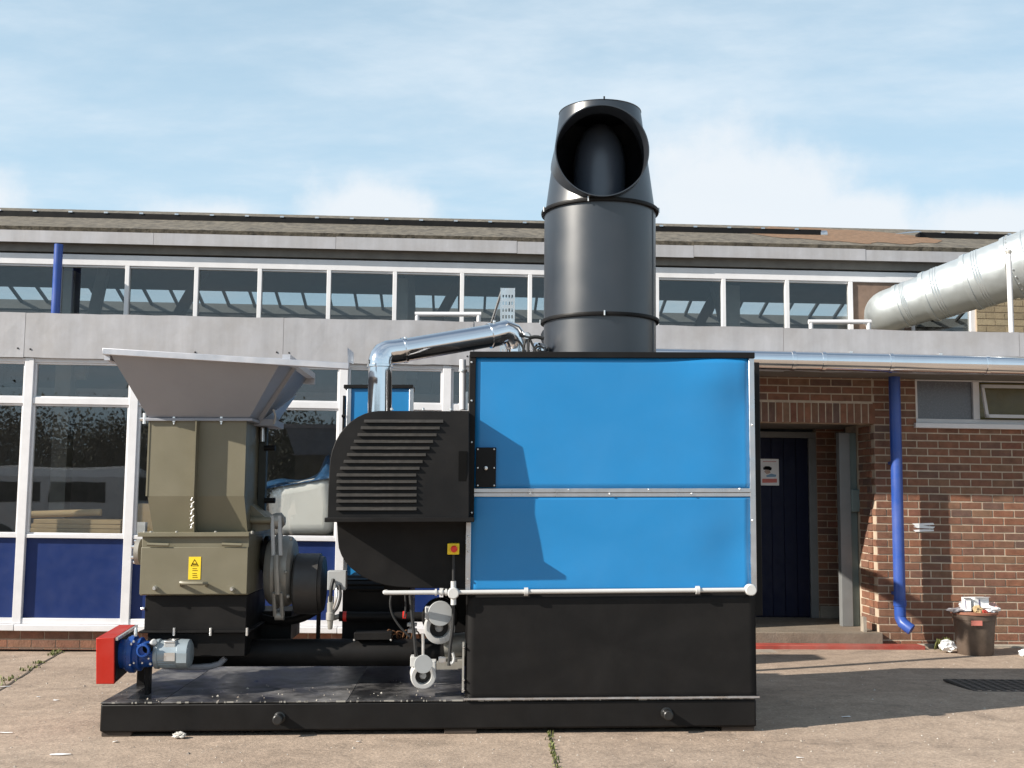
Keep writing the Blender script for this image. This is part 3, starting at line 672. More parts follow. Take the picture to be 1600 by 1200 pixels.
# --- conduit rail along the front
m = mm().tube([mq(603, 926, -.045)+Vector((0, .06, 0)), mq(600.5, 926, -.045)+Vector((0, .03, 0)), mq(602, 926, -.045), mq(612, 926, -.045), mq(708, 925.5, -.045), mq(940, 923.5, -.045), mq(1170, 921.5, -.045)], .0138, 14)
rail = m.build('conduit', pale, PL)
mm().lathe(mq(708.5, 926, -.02), (0, -1, 0), [(0, .036), (.045, .036), (.050, .033), (.052, .030)], 24).build('round_box', pale, rail)
mm().lathe(mq(1171, 921, -.02), (0, -1, 0), [(0, .036), (.045, .036), (.050, .033), (.052, .030)], 24).build('round_box', pale, rail)
for px, py in ((822, 924.5), (1090, 922)): mm().lathe(mq(px, py, -.045)-Vector((.012, 0, 0)), (1, 0, 0), [(0, .026), (.024, .026)], 18).build('saddle_clip', pale, rail)
for px in (681, 690, 697): mm().lathe(mq(px, 925.5, -.045)-Vector((.006, 0, 0)), (1, 0, 0), [(0, .022), (.012, .022)], 12).build('gland', pale, rail)
mm().cyl(mq(708.5, 918, -.045), mq(708.5, 908, -.045), .017, n=14).build('gland', pale, rail); mm().cyl(mq(708.5, 934, -.045), mq(708.5, 945, -.045), .017, n=14).build('gland', pale, rail)
mm().cyl(mq(708.5, 909, -.045), mq(708.5, 864, -.045), .009, n=10).build('cable', rubber, rail)
es = mm().pb(699, 849, 717.5, 866.5, -.075, -.02).build('stop_switch', yellow, PL, bevel=.005)
mm().lathe(mq(709.5, 857.5, -.075), (0, -1, 0), [(0, .012), (.012, .012), (.014, .021), (.026, .021), (.032, .014)], 24).build('push_button', redbtn, es)
# --- louvred hood
zh_b = mq(625, 812, -.2).z; zh_t = mq(660, 641, -.15).z
def yh(z): return -.15-.055*(zh_t-z)/(zh_t-zh_b)
def hp(px, py): p = mq(px, py, -.17); return (p.x, p.z)
prof = [hp(733, 642), (hp(600, 641.5))]
for k in range(11):
    t = k/10*math.pi/2; prof.append(hp(594-79*math.sin(t), 731-89.5*math.cos(t)))
prof += [hp(513.5, 770), hp(513, 811), hp(733, 812)]
mh = mm().prism(prof, yh, .62)
hood = mh.build('louvred_hood', black, PL, bevel=.004)
ly = [390, 432, 475, 517, 558, 600, 643, 685, 727, 768, 810, 852, 890, 938]
ll = [355, 335, 315, 293, 272, 250, 230, 208, 187, 187, 187, 187, 187, 187]
lr = [850, 828, 808, 787, 765, 742, 722, 703, 682, 685, 685, 685, 685, 685]
for y, a, b in zip(ly, ll, lr):
    px0, px1, py = 480+a/4, 480+b/4, 560+y/4
    yf = -.17; A_ = mq(px0, py-2.6, yf); B2 = mq(px1, py-2.6, yf); lo = mq(px0, py+2.8, yf).z; y0 = yh(A_.z)
    A_.z -= .0; n = 4
    m = mm(); o_ = .020
    m.add([(A_.x, y0+.002, A_.z), (B2.x, y0+.002, A_.z), (B2.x, y0-o_, lo+.006), (A_.x, y0-o_, lo+.006), (A_.x, y0-o_, lo), (B2.x, y0-o_, lo), (B2.x, y0+.002, lo+.004), (A_.x, y0+.002, lo+.004)],
          [(0, 1, 2, 3), (3, 2, 5, 4), (4, 5, 6, 7), (0, 3, 4, 7), (1, 6, 5, 2), (0, 7, 6, 1)])
    m.build('louvre', louv, hood, smooth=False)
p0 = mq(507, 809, -.25); p1 = mq(741, 815.5, -.25)
mm().box(p0.x, p1.x, -.25, .62, p1.z, p0.z).build('bottom_flange', black, hood, bevel=.003)
mm().pb(716.5, 705, 729, 757, -.186, -.12).build('slot', ink, hood)
m = mm()
for px in (612, 661, 704): m.bolt(mq(px, 640, -.1), axis=(0, 0, 1), r=.010, h=.012)
m.build('roof_bolts', zinc, hood, kind='stuff')
def lp_(px, py): p = mq(px, py, .03); return (p.x, p.z)
prof = [lp_(526, 814), lp_(733, 814), lp_(733, 919), lp_(650, 919)]
for k in range(11):
    t = k/10*math.pi/2; prof.append(lp_(636-108*math.sin(t), 845+73*math.cos(t)))
lowd = mm().prism(prof, .03, .66).build('lower_duct', black, PL, bevel=.004)
# --- chimney
yc = .80; c = mq(937, 500, yc); rc = M_.r(88.5, yc)*1.0
def cz(py): return mq(937, py, yc).z
zr1, zr2, ztop = cz(504), cz(334), cz(178); rt = M_.r(65.5, yc)
ch = mm().lathe((c.x, yc, ZC1-.02), (0, 0, 1), [(0, rc), (zr2-ZC1+.02, rc)], 72).build('chimney', chim, PL)
for z in (zr1, zr2):
    f = mm().lathe((c.x, yc, z-.012), (0, 0, 1), [(0, rc-.002), (0, rc+.022), (.010, rc+.024), (.014, rc+.024), (.024, rc+.022), (.024, rc-.002)], 72).build('flange_ring', black, ch)
for a in (-28, 140):
    mm().box(c.x+math.cos(R(a))*(rc+.001)-.004, c.x+math.cos(R(a))*(rc+.001)+.004, yc+math.sin(R(a))*(rc+.001)-.003, yc+math.sin(R(a))*(rc+.001)+.003, ZC1, zr2-.013).build('seam', chim, ch)
m = mm()
for z in (zr1, zr2):
    for a in ((-107, -165, -15) if z == zr2 else (-92, 180)): m.lathe((c.x+math.cos(R(a))*(rc+.026), yc+math.sin(R(a))*(rc+.026), z-.016), (0, 0, 1), [(0, .006), (.034, .006)], 8)
m.build('flange_bolts', zinc, ch, kind='stuff')
ys_ = .34; sc = mq(941, 235, ys_); rs = M_.r(75.5, ys_)
cone = mm().lathe((c.x, yc, zr2), (0, 0, 1), [(0, rc-.004), (ztop-zr2, rt), (ztop-zr2, rt-.008), (.0, rc-.012)], 96, True).build('cowl', chim, ch)
cut = mm().lathe((sc.x, ys_-.3, sc.z), (0, 1, 0), [(0, rs-.004), (.3+yc-ys_, rs-.004)], 72).build('cut', chim)
bo = cone.modifiers.new('b', 'BOOLEAN'); bo.operation = 'DIFFERENCE'; bo.object = cut; bo.solver = 'EXACT'
dg = bpy.context.evaluated_depsgraph_get(); ev = cone.evaluated_get(dg); nm_ = bpy.data.meshes.new_from_object(ev)
cone.modifiers.clear(); cone.data = nm_; bpy.data.objects.remove(cut); cone.data.materials.clear(); cone.data.materials.append(chim); cone.data.shade_smooth(); cone.data.set_sharp_from_angle(angle=R(35))
# outlet spout: its rear edge follows the inside of the cowl
n = 96; vs = []; fs = []
for i in range(n):
    a = 2*math.pi*i/n; dx, dz_ = math.cos(a)*rs, math.sin(a)*rs
    z = sc.z+dz_; r = rc+(rt-rc)*(min(z, ztop)-zr2)/(ztop-zr2); off = sc.x+dx-c.x
    yb = yc-math.sqrt(max(0, r*r-off*off))-.006 if abs(off) < r else yc
    yb = min(yb, yc-.0); yb = max(yb, ys_+.02)
    k = (rs-.006)/rs
    vs += [(sc.x+dx, ys_, z), (sc.x+dx, yb+.012, z), (sc.x+dx*k, yb+.012, sc.z+dz_*k), (sc.x+dx*k, ys_, sc.z+dz_*k)]
for i in range(n):
    j = (i+1) % n
    for k in range(4): fs.append((i*4+k, j*4+k, j*4+(k+1) % 4, i*4+(k+1) % 4))
mm().add(vs, fs).build('outlet', chim, ch)
ri_ = .19; zt_ = mq(938, 182, .70).z; zk = zt_-.34; prf = [(0, ri_)]   # domed form added inside the cowl to stand for its glossy reflection
for k in range(13):
    t = k/12*math.pi/2; prf.append((zk-zr2+.34*math.sin(t), max(.004, ri_*math.cos(t))))
mm().lathe((mq(937, 250, .85).x, .87, zr2), (0, 0, 1), prf, 48).build('reflection_dome', chimrefl, ch)
mm().ring((sc.x, ys_-.006, sc.z), (0, 1, 0), rs-.005, rs+.002, .008, 72).build('outlet_rim', chim, ch)
mm().lathe((c.x, yc, ztop-.006), (0, 0, 1), [(0, rt-.004), (.008, rt+.004), (.012, rt)], 64).build('cowl_top', chim, ch)
mm().cyl((c.x, yc-rt*.9, ztop), (c.x, yc-rt*.9, ztop+.035), .006, n=6).build('lifting_pin', black, ch)
# --- polished flue pipe with elbows
yv = .45; P0 = mq(593.5, 645, yv); P1 = mq(594, 572, yv); P2 = mq(622, 549, yv+.06); P3 = mq(772, 523.5, .75); P4 = mq(806, 534, .80); P5 = mq(809, 556, .80)
rf_ = .081
fl = mm().cyl(P0-Vector((0, 0, .1)), P1, rf_, n=40).build('flue_pipe', steel, PL)
mm().tube([P1-Vector((0, 0, .012)), P1+Vector((.0, 0, .045)), (P1*.45+P2*.55)+Vector((-.035, 0, .035)), P2-(P3-P2)*.02, P2+(P3-P2)*.06], rf_+.003, 32, smooth=1).build('elbow', steel, fl)
mm().cyl(P2+(P3-P2)*.02, P3, rf_, n=40).build('inclined_pipe', steel, fl)
mm().tube([P3-(P3-P2)*.05, P3+(P3-P2)*.02, P3*.5+P4*.5+Vector((.03, 0, .055)), P4+Vector((.012, 0, -.01)), P5], rf_+.004, 32, smooth=1).build('elbow', steel, fl)
mm().cyl(P5+Vector((.002, 0, .03)), P5-Vector((-.002, 0, .1)), rf_+.006, n=40).build('lower_pipe', steel, fl)
for p, d in ((P1, (0, 0, 1)), (P2+(P3-P2)*.06, P3-P2), (P3-(P3-P2)*.04, P3-P2), (P5+Vector((0, 0, .03)), (0, 0, 1))):
    mm().lathe(p, d, [(-.012, rf_), (-.008, rf_+.009), (.008, rf_+.009), (.012, rf_)], 40).build('band', steel, fl)
m = mm(); m.bolt(P2+Vector((.05, -.02, rf_+.004)), axis=(0, 0, 1), r=.012, h=.014); m.bolt(P3+Vector((0, -.01, rf_+.01)), axis=(0, 0, 1), r=.012, h=.014); m.build('clamp_bolts', zinc, fl, kind='stuff')
# small side pipe between the hood and the cabinet
a = mq(723, 562, .25); b = mq(723, 640, .25)
sp = mm().cyl(a, b, .022, n=16).build('riser_pipe', white, PL); mm().cyl(mq(723, 578, .25), mq(723, 581, .25), .03, n=16).build('collar', zinc, sp)
mm().pb(719, 612, 731, 640, .24, .3).build('base_block', zinc, sp)
# --- rear control cabinet
k0 = 2.0
cc = mm().pb(543, 606, 641, 900, k0, k0+.3).build('control_cabinet', blue, PL, bevel=.004)
strip(537, 601, 645, 606.5, k0-.02, k0+.32, black, 'top_cap', cc); strip(539, 607, 545.5, 900, k0-.012, k0+.05, alu, 'corner_trim', cc); strip(637, 607, 643.5, 900, k0-.012, k0+.05, alu, 'corner_trim', cc)
mm().pb(535, 618, 538.5, 690, k0, k0+.1).build('door_edge', black, cc); mm().cyl(mq(534, 650, k0-.01), mq(540, 650, k0-.01), .012, n=10).build('handle', black, cc)
# --- dark burner housing behind the lower duct
mm().pb(545, 900, 640, 1000, k0+.02, k0+.28).build('plinth', black, cc)
bh = mm().pb(535, 905, 640, 1000, .95, 1.7).build('burner_housing', black, PL, bevel=.006)
for k, py in enumerate((899, 908, 916)): mm().add([tuple(mq(541, py, .93)), tuple(mq(600, py, .93)), tuple(mq(600, py+5, .90)), tuple(mq(541, py+5, .90))], [(0, 1, 2, 3)]).build('louvre', black, bh)
mm().pb(558, 925, 640, 960, .93, .951).build('cover', black, bh)
mm().pb(692, 920, 729, 1000, .90, 1.5).build('side_housing', black, bh)
# --- hopper
yt, yb_ = -.05, .345
TL, TR = mq(172, 553, yt), mq(441, 561, yt); BLh, BRh = mq(233.5, 655, yb_), mq(388, 656, yb_)
yt1, yb1 = 1.06, 1.16
T = [TL, TR, Vector((TR.x, yt1, TR.z)), Vector((TL.x, yt1, TL.z))]; Bt = [BLh, BRh, Vector((BRh.x, yb1, BRh.z)), Vector((BLh.x, yb1, BLh.z))]
hop = mm().add(T+Bt, [(0, 1, 5, 4), (1, 2, 6, 5), (2, 3, 7, 6), (3, 0, 4, 7)]).build('hopper', hgrey, PL, smooth=False)
s = hop.modifiers.new('thick', 'SOLIDIFY'); s.thickness = .008; s.offset = -1
a = mq(160, 543.5, yt-.04); b = mq(545, 567, yt-.04)
def bar(a, b, h, d):
    return mm().quad8([a, a+Vector((0, 0, -h)), a+Vector((0, d, -h)), a+Vector((0, d, 0))], [b, b+Vector((0, 0, -h)), b+Vector((0, d, -h)), b+Vector((0, d, 0))])
whr = mat('rim_zinc', (.55, .55, .58), .4, .6, var=.08)
bar(a, b, .040, .05).build('front_rim', whr, hop, bevel=.003)
c1 = Vector((TR.x, yt, TR.z)); c2 = Vector((TR.x, yt1+.02, TR.z))
mm().quad8([c1+Vector((.0, 0, .03)), c1+Vector((0, 0, -.012)), c1+Vector((.05, 0, -.012)), c1+Vector((.05, 0, .03))], [c2+Vector((0, 0, .03)), c2+Vector((0, 0, -.012)), c2+Vector((.05, 0, -.012)), c2+Vector((.05, 0, .03))]).build('side_rim', whr, hop)
d1 = Vector((TL.x-.03, yt1, TL.z)); d2 = Vector((TR.x+.05, yt1, TR.z)); bar(d1, d2, .05, .03).build('rear_rim', whr, hop)
e1 = Vector((TL.x-.035, yt, TL.z)); e2 = Vector((TL.x-.035, yt1, TL.z))
mm().quad8([e1, e1+Vector((0, 0, -.04)), e1+Vector((.035, 0, -.04)), e1+Vector((.035, 0, 0))], [e2, e2+Vector((0, 0, -.04)), e2+Vector((.035, 0, -.04)), e2+Vector((.035, 0, 0))]).build('side_rim', whr, hop)
a2 = mq(446, 567, yt); b2 = mq(547, 571, yt)     # tail of the rim: folded flange and end plate
mm().add([tuple(a2), tuple(b2), tuple(b2+Vector((0, .08, .004))), tuple(a2+Vector((0, .30, .012)))], [(0, 1, 2, 3)]).build('rim_flange', white, hop)
mm().add([tuple(mq(543, 543, .06)), tuple(mq(552.5, 551, .22)), tuple(mq(552.5, 569, .22)), tuple(mq(543.5, 566, .06))], [(0, 1, 2, 3)]).build('end_plate', whr, hop)
g0 = TR*.45+BRh*.55; w1 = Vector((BRh.x, .62, BRh.z)); w2 = Vector((TR.x-(TR.x-BRh.x)*.42, .82, BRh.z+(TR.z-BRh.z)*.58)); w3 = Vector((BRh.x+.01, .98, BRh.z))
mm().plate([w1+Vector((.02, 0, 0)), w2+Vector((.07, 0, 0)), w3+Vector((.05, 0, 0))], .006, (1, 0, 0)).build('stiffener', whr, hop)
mm().quad8([w1+Vector((.0, -.03, 0)), w1+Vector((.035, -.03, 0)), w1+Vector((.035, 0, 0)), w1], [TR+Vector((-.01, .42, 0)), TR+Vector((.03, .42, 0)), TR+Vector((.03, .45, 0)), TR+Vector((-.01, .45, 0))]).build('stiffener', hgrey, hop)
mm().box(BLh.x-.02, BRh.x+.03, yb_-.025, yb1+.02, BLh.z-.012, BLh.z+.006).build('bottom_flange', hgrey, hop, bevel=.002)
m = mm()
for px in (272, 346): m.lathe(mq(px, 656, yb_-.012)+Vector((0, 0, -.03)), (0, 0, 1), [(0, .006), (.012, .006), (.014, .011), (.050, .011), (.054, .005)], 8)
m.lathe(mq(231, 655, yb_)+Vector((-.05, 0, 0)), (1, 0, 0), [(0, .012), (.07, .012)], 8); m.lathe(mq(231, 655, yb_)+Vector((-.02, 0, -.03)), (0, 0, 1), [(0, .014), (.07, .014)], 8)
m.build('flange_bolts', zinc, hop, kind='stuff')
# --- olive feed chute below the hopper
z0, z1, z2 = BLh.z-.012, mq(308, 775, yb_).z, mq(308, 834, .40).z
def ringp(xa, xb, ya, yb2, z): return [(xa, ya, z), (xb, ya, z), (xb, yb2, z), (xa, yb2, z)]
xa = mq(233, 715, yb_).x; xb = mq(383.5, 715, yb_).x; xa2 = mq(240, 833, .40).x; xb2 = mq(387, 833, .40).x
m = mm().quad8(ringp(xa, xb, yb_, 1.14, z0), ringp(xa, xb, yb_, 1.14, z1)); m.quad8(ringp(xa, xb, yb_, 1.14, z1), ringp(xa2, xb2, .40, 1.12, z2))
chute = m.build('feed_chute', olive, PL, smooth=False)
xr_ = mq(308, 740, yb_).x
mm().add([(xr_-.004, yb_-.08, z0), (xr_-.004, yb_, z0), (xr_-.004, yb_, z1), (xr_-.004, .40, z2), (xr_-.004, .31, z2), (xr_-.004, yb_-.08, z1),
          (xr_+.004, yb_-.08, z0), (xr_+.004, yb_, z0), (xr_+.004, yb_, z1), (xr_+.004, .40, z2), (xr_+.004, .31, z2), (xr_+.004, yb_-.08, z1)],
         [(0, 1, 2, 3, 4, 5), (11, 10, 9, 8, 7, 6)]+[(i, i+6, (i+1) % 6+6, (i+1) % 6) for i in range(6)]).build('rib', olive, chute)
mm().quad8(ringp(xa-.012, xa-.001, yb_-.004, yb_+.02, z0), ringp(xa-.012, xa-.001, yb_-.004, yb_+.02, z1)).build('edge_fold', olive, chute)
m = mm()
for k in range(9):
    z = mq(306, 782+k*5.4, .33).z; m.lathe((xr_-.012+.004*(k % 2), yb_-.085+.015*(k/9), z), (1 if k % 2 else .3, .2, .9), [(0, .0035), (.022, .0035)], 6)
    m.lathe((xr_-.016, yb_-.083+.012*(k/9), z), (.2, 1, .3) if k % 2 else (1, .2, .2), [(0, .0045), (.014, .0045)], 6)
m.build('chain', zinc, chute, kind='stuff')
g1 = mq(384, 782, .55); mm().plate([g1, mq(426, 818, .55), mq(426, 826, .55), mq(384, 834, .55)], .35, (0, 1, 0)).build('gusset', olive, chute)
mm().cyl(mq(384, 813, .52), mq(424, 813, .52), .022, n=14).build('pivot_shaft', olive, chute)
# lever frame beside the chute
m = mm(); m.pb(388, 660, 397, 832, .80, .86); m.pb(403, 660, 415, 826, .78, .84); m.pb(386, 700, 416, 708, .83, .88); m.pb(386, 778, 416, 788, .83, .88)
fr_ = m.build('lever_frame', mat('dark_green', (.03, .033, .028), .5, .2, var=.2), PL, bevel=.003)
for py in (700, 782): mm().cyl(mq(413, py, .78), mq(430, py, .78), .020, n=12).build('spigot', black, fr_)
mm().cyl(mq(410, 668, .76), mq(410, 690, .76), .016, n=12).build('rod', zinc, fr_); mm().pb(389, 676, 392, 692, .78, .80).build('sight_slot', zinc, fr_); mm().pb(386, 655, 428, 665, .6, 1.0).build('cross_plate', hgrey, fr_)
mm().tube([mq(428, 662, .6), mq(431, 650, .55), mq(427, 640, .5)], .007, 8, smooth=1).build('hose', pale, fr_)
# --- valve box
yx = .30
vb = mm(); vb.pb(220.5, 838, 388, 930, yx, 1.1); vbx = vb.build('valve_box', olive, PL, bevel=.003)
mm().pb(215, 832, 389, 838.5, yx-.03, 1.12).build('top_flange', olive, vbx, bevel=.002)
m = mm()
for px in (226, 236, 276, 337, 394): m.lathe(mq(px, 833, yx-.01)+Vector((0, 0, -.004)), (0, 0, 1), [(0, .010), (.014, .010), (.018, .006)], 8)
m.build('flange_bolts', castm, vbx, kind='stuff')
dd = mm().pb(219, 855, 386.5, 928.5, yx-.028, yx-.001).build('front_door', olive, vbx, bevel=.003)
for p0_, p1_ in ((230, 264), (347, 378)): mm().cyl(mq(p0_, 850.5, yx-.03), mq(p1_, 851.5, yx-.03), .011, n=12).build('hinge', olive, vbx)
m = mm(); hz_ = [mq(283, 914, yx-.028), mq(283, 910.5, yx-.10), mq(288, 911, yx-.11), mq(317, 911.5, yx-.11), mq(322, 911, yx-.10), mq(322, 914, yx-.028)]
m.tube(hz_, .013, 10).build('handle', olive, vbx)
m = mm()
for px, py in ((242.5, 919), (363, 920.5)): m.lathe(mq(px, py, yx-.028), (0, -1, 0), [(0, .016), (.01, .016), (.02, .010), (.03, .010)], 10)
m.build('door_bolts', zinc, vbx, kind='stuff')
wl_ = mm().pb(294.5, 870, 313.5, 905.5, yx-.0305, yx-.027).build('warning_label', yellow, vbx, label='yellow warning label with black triangle')
yl = yx-.0318
m = mm(); t0, t1, t2 = mq(304, 873.5, yl), mq(297.6, 884.5, yl), mq(310.4, 884.5, yl); ce = (t0+t1+t2)/3
for u, v in ((t0, t1), (t1, t2), (t2, t0)): m.add([tuple(u), tuple(v), tuple(v+(ce-v)*.22), tuple(u+(ce-u)*.22)], [(0, 1, 2, 3)])
m.box(mq(300.5, 881, yl).x, mq(307.5, 881, yl).x, yl, yl+.001, mq(304, 882.3, yl).z, mq(304, 880.5, yl).z)
for py in (888.5, 891.5, 896, 899, 902): m.box(mq(300.5, py, yl).x, mq(308+random.uniform(-1, 1), py, yl).x, yl, yl+.001, mq(304, py+.35, yl).z, mq(304, py-.35, yl).z)
m.build('print', ink, vbx)
fl_ = mm().lathe(mq(221, 862, .52), (-1, 0, 0), [(0, .085), (.03, .085), (.034, .07)], 24).build('side_cover', castm, vbx)
m = mm()
for a in range(6): q_ = mq(221, 862, .52); m.lathe((q_.x, .52+math.sin(a*1.05)*.07, q_.z+math.cos(a*1.05)*.07), (-1, 0, 0), [(.02, .010), (.05, .010)], 8)
m.build('cover_bolts', zinc, vbx, kind='stuff')
# --- black outlet box and trough
bx_ = mm(); bx_.pb(226, 930.5, 385, 986, .33, 1.0); bx_.pb(230, 989, 383, 1026, .35, .95)
obx = bx_.build('outlet_box', black, PL, bevel=.004)
mm().pb(217, 985.5, 391, 989, .30, 1.02).build('joint_flange', black, obx, bevel=.002)
m = mm()
for px in (272, 329, 386): m.lathe(mq(px, 987, .30)+Vector((0, 0, -.025)), (0, 0, 1), [(0, .009), (.05, .009)], 8)
for py in (951,): m.bolt(mq(225, py, .33), axis=(-1, 0, 0), r=.01, h=.02)
m.build('flange_bolts', zinc, obx, kind='stuff')
for px, y in ((222, .62),):
    q_ = mq(px, 1030, y); mm().box(q_.x-.03, q_.x+.02, y, y+.12, ZB1+.004, q_.z+.1).build('leg', black, obx)
# --- auger
ya = .60; a = mq(232, 1020, ya); b = mq(728, 1019, ya); ra = M_.r(20.5, ya)
aug = mm().cyl(a, (b.x+.05, ya, b.z), ra, n=40).build('auger_tube', black, PL)
mm().pb(553, 988.5, 612, 1000, ya-.10, ya+.05).build('hatch', black, aug, bevel=.003)
m = mm()
for px in (553.5, 611): m.bolt(mq(px, 1000, ya-.1), r=.008, h=.008)
m.build('hatch_bolts', zinc, aug, kind='stuff')
for px in (): q_ = mq(px, 1040, ya); mm().box(q_.x-.012, q_.x+.012, ya-.03, ya+.10, ZB1+.004, q_.z+.03).build('saddle', black, aug)
ax_ = mq(255, 1036, .42); mm().tube([mq(255, 1040, .42), mq(300, 1043, .42), mq(340, 1040, .42), mq(352, 1028, .42)], .02, 8, smooth=1).build('drain_hose', hgrey, aug)
# --- gear motor with red belt guard
yg = .22
def gx(px, py=1022): return mq(px, py, yg)
o_ = gx(180); 
def prof_px(lst): return [(gx(px).x-o_.x, M_.r(r, yg)) for px, r in lst]
gm = mm().lathe(o_, (1, 0, 0), prof_px([(181, 19), (183, 22), (200, 22), (201, 26), (204, 26), (205, 28), (212, 28), (213, 23), (218, 23), (219, 25), (222, 25), (223, 20), (243, 19), (244, 15)]), 36).build('gear_motor', gblue, PL)
mm().lathe(o_, (1, 0, 0), prof_px([(243, 15), (244.5, 22), (250, 22.5), (251, 20.5), (280, 20.5), (281, 22), (296, 21.5), (299, 17), (299.5, 8)]), 36).build('motor', motor, gm)
m = mm()
for k in range(16):
    a = R(200+k*11); q_ = o_; c0 = gx(252); 
    dy, dz_ = math.cos(a)*M_.r(20.4, yg), math.sin(a)*M_.r(20.4, yg)
    m.cyl((gx(252).x, yg+dy, o_.z+dz_), (gx(279).x, yg+dy, o_.z+dz_), .0035, n=5)
m.build('cooling_fins', motor, gm, kind='stuff')
mm().pb(256, 1004, 274, 1014, yg-.07, yg+.05).build('terminal_box', grey, gm, bevel=.004); mm().pb(256.5, 1001.5, 273, 1004.5, yg-.075, yg+.055).build('terminal_lid', zinc, gm, bevel=.003)
mm().pb(256, 1020, 273, 1033, yg-.094, yg-.08).build('name_plate', zinc, gm); mm().pb(275, 1021, 291, 1036, yg-.096, yg-.08).build('side_plate', motor, gm)
mm().lathe(mq(231, 1013, yg-.02), (0, -1, 0), [(0, .045), (.10, .045), (.115, .040), (.117, .030), (.10, .028)], 24).build('input_port', gblue, gm)
mm().lathe(mq(231, 1013, yg-.112), (0, -1, 0), [(0, .031), (.008, .031)], 24).build('port_plug', ink, gm)
mm().lathe(mq(238, 1006, yg-.04), (.5, -1, .4), [(0, .02), (.05, .02), (.055, .012)], 14).build('breather', pale, gm)
m = mm()
for px, py in ((209, 1035), (203, 1038), (209, 1002), (235, 1037), (205, 1006), (232, 1028), (222, 1035)): m.bolt(mq(px, py, yg-.085), axis=(.3, -1, 0), r=.009, h=.03)
m.bolt(mq(212, 993, yg-.03), axis=(0, 0, 1), r=.012, h=.05); m.build('housing_bolts', zinc, gm, kind='stuff')
mm().box(gx(226).x, gx(232).x, yg+.03, yg+.1, ZB1+.004, o_.z-.07).build('foot', black, gm)
y0g, y1g = .04, .62
A0 = [mq(150, 997, y0g), mq(178.5, 997, y0g), mq(178.5, 1069, y0g), mq(150, 1069, y0g)]
rt_ = mq(212, 976, y1g); rb_ = mq(214.5, 1041, y1g); wd = A0[1].x-A0[0].x
A1 = [Vector((rt_.x-wd, y1g, rt_.z)), rt_, Vector((rt_.x, y1g, rb_.z)), Vector((rt_.x-wd, y1g, rb_.z))]
rg = mm().quad8(A0, A1).build('belt_guard', red, PL, bevel=.004)
def off(l, x0, x1, t): return [Vector((v.x+ (x0 if i in (0, 3) else x1), v.y, v.z+(t if i > 1 else -t))) for i, v in enumerate(l)]
i0 = [v.lerp(w, .03) for v, w in zip(A0, A1)]; i1 = [v.lerp(w, .97) for v, w in zip(A0, A1)]
mm().add([i0[1]+Vector((.003, 0, -.02)), i1[1]+Vector((.003, 0, -.02)), i1[2]+Vector((.003, 0, .01)), i0[2]+Vector((.003, 0, .01))], [(0, 1, 2, 3)]).build('back_plate', black, rg)
mm().quad8([i0[1]+Vector((.004, 0, .0)), i0[1]+Vector((.004, 0, -.018)), i0[1]+Vector((.02, 0, -.018)), i0[1]+Vector((.02, 0, 0))], [i1[1]+Vector((.004, 0, .0)), i1[1]+Vector((.004, 0, -.018)), i1[1]+Vector((.02, 0, -.018)), i1[1]+Vector((.02, 0, 0))]).build('edge_strip', zinc, rg)
# --- rotary valve drive beside the hopper
yr_ = .78
def rx(px): return mq(px, 892, yr_)
o2 = rx(420)
def pr2(lst): return [(rx(px).x-o2.x, M_.r(r, yr_)) for px, r in lst]
rv = mm().lathe(o2, (1, 0, 0), pr2([(419, 30), (420, 46), (424, 50), (431, 53), (432, 57), (437, 57), (438, 53), (446, 54), (455, 52), (460, 47), (462, 38)]), 44).build('valve_drive', castm, PL)
mm().lathe(mq(386, 868, yr_), (1, 0, 0), [(0, .12), (.05, .12), (.055, .10), (.12, .10), (.125, .135), (.15, .135)], 32).build('coupling', black, rv)
o3 = mq(463, 912, yr_-.06); drum = mat('drum_grey', (.055, .052, .050), .5, .3, var=.2)
mm().lathe(o3, (1, 0, 0), [(-.03, .10), (0, .20), (.01, .207), (.15, .207), (.165, .207), (.166, .19), (.19, .185), (.195, .09)], 40).build('drive_drum', drum, rv)
for px in (425.5, 437): 
    u = mq(px, 806, yr_-.26); v = mq(px+1.5, 868, yr_-.29); mm().tube([u, v], .014, 8).build('tie_bar', pale, rv)
    u = mq(px+2, 926, yr_-.27); v = mq(px+4, 962, yr_-.2); mm().tube([u, v], .013, 8).build('tie_bar', castm, rv)
mm().tube([mq(432, 868, yr_-.30), mq(432, 890, yr_-.32), mq(434, 928, yr_-.28)], .02, 8).build('clamp_bar', castm, rv)
mm().lathe(mq(427, 814, yr_-.22), (1, 0, 0), [(0, .05), (.02, .056), (.055, .056), (.075, .03), (.08, .03)], 24).build('top_pivot', castm, rv)
mm().lathe(mq(430, 962, yr_-.18), (1, 0, 0), [(0, .03), (.06, .03)], 16).build('lower_pivot', castm, rv)
m = mm()
for px, py in ((455, 842), (450, 932), (430, 866), (437, 866), (447, 894), (440, 928), (463, 930)): m.bolt(mq(px, py, yr_-.24), r=.012, h=.014)
m.build('clamp_bolts', castm, rv, kind='stuff')
mm().pb(388, 848, 396, 892, .5, .7).build('shaft_housing', black, rv)
mm().tube([mq(392, 960, .9), mq(430, 972, .85), mq(470, 968, .8), mq(500, 950, .8)], .03, 12, smooth=2).build('cradle', black, rv)
mm().pb(494, 958, 499, 1000, .8, .86).build('leg', black, rv); mm().pb(395, 955, 455, 1000, .9, 1.3).build('pedestal', black, rv)
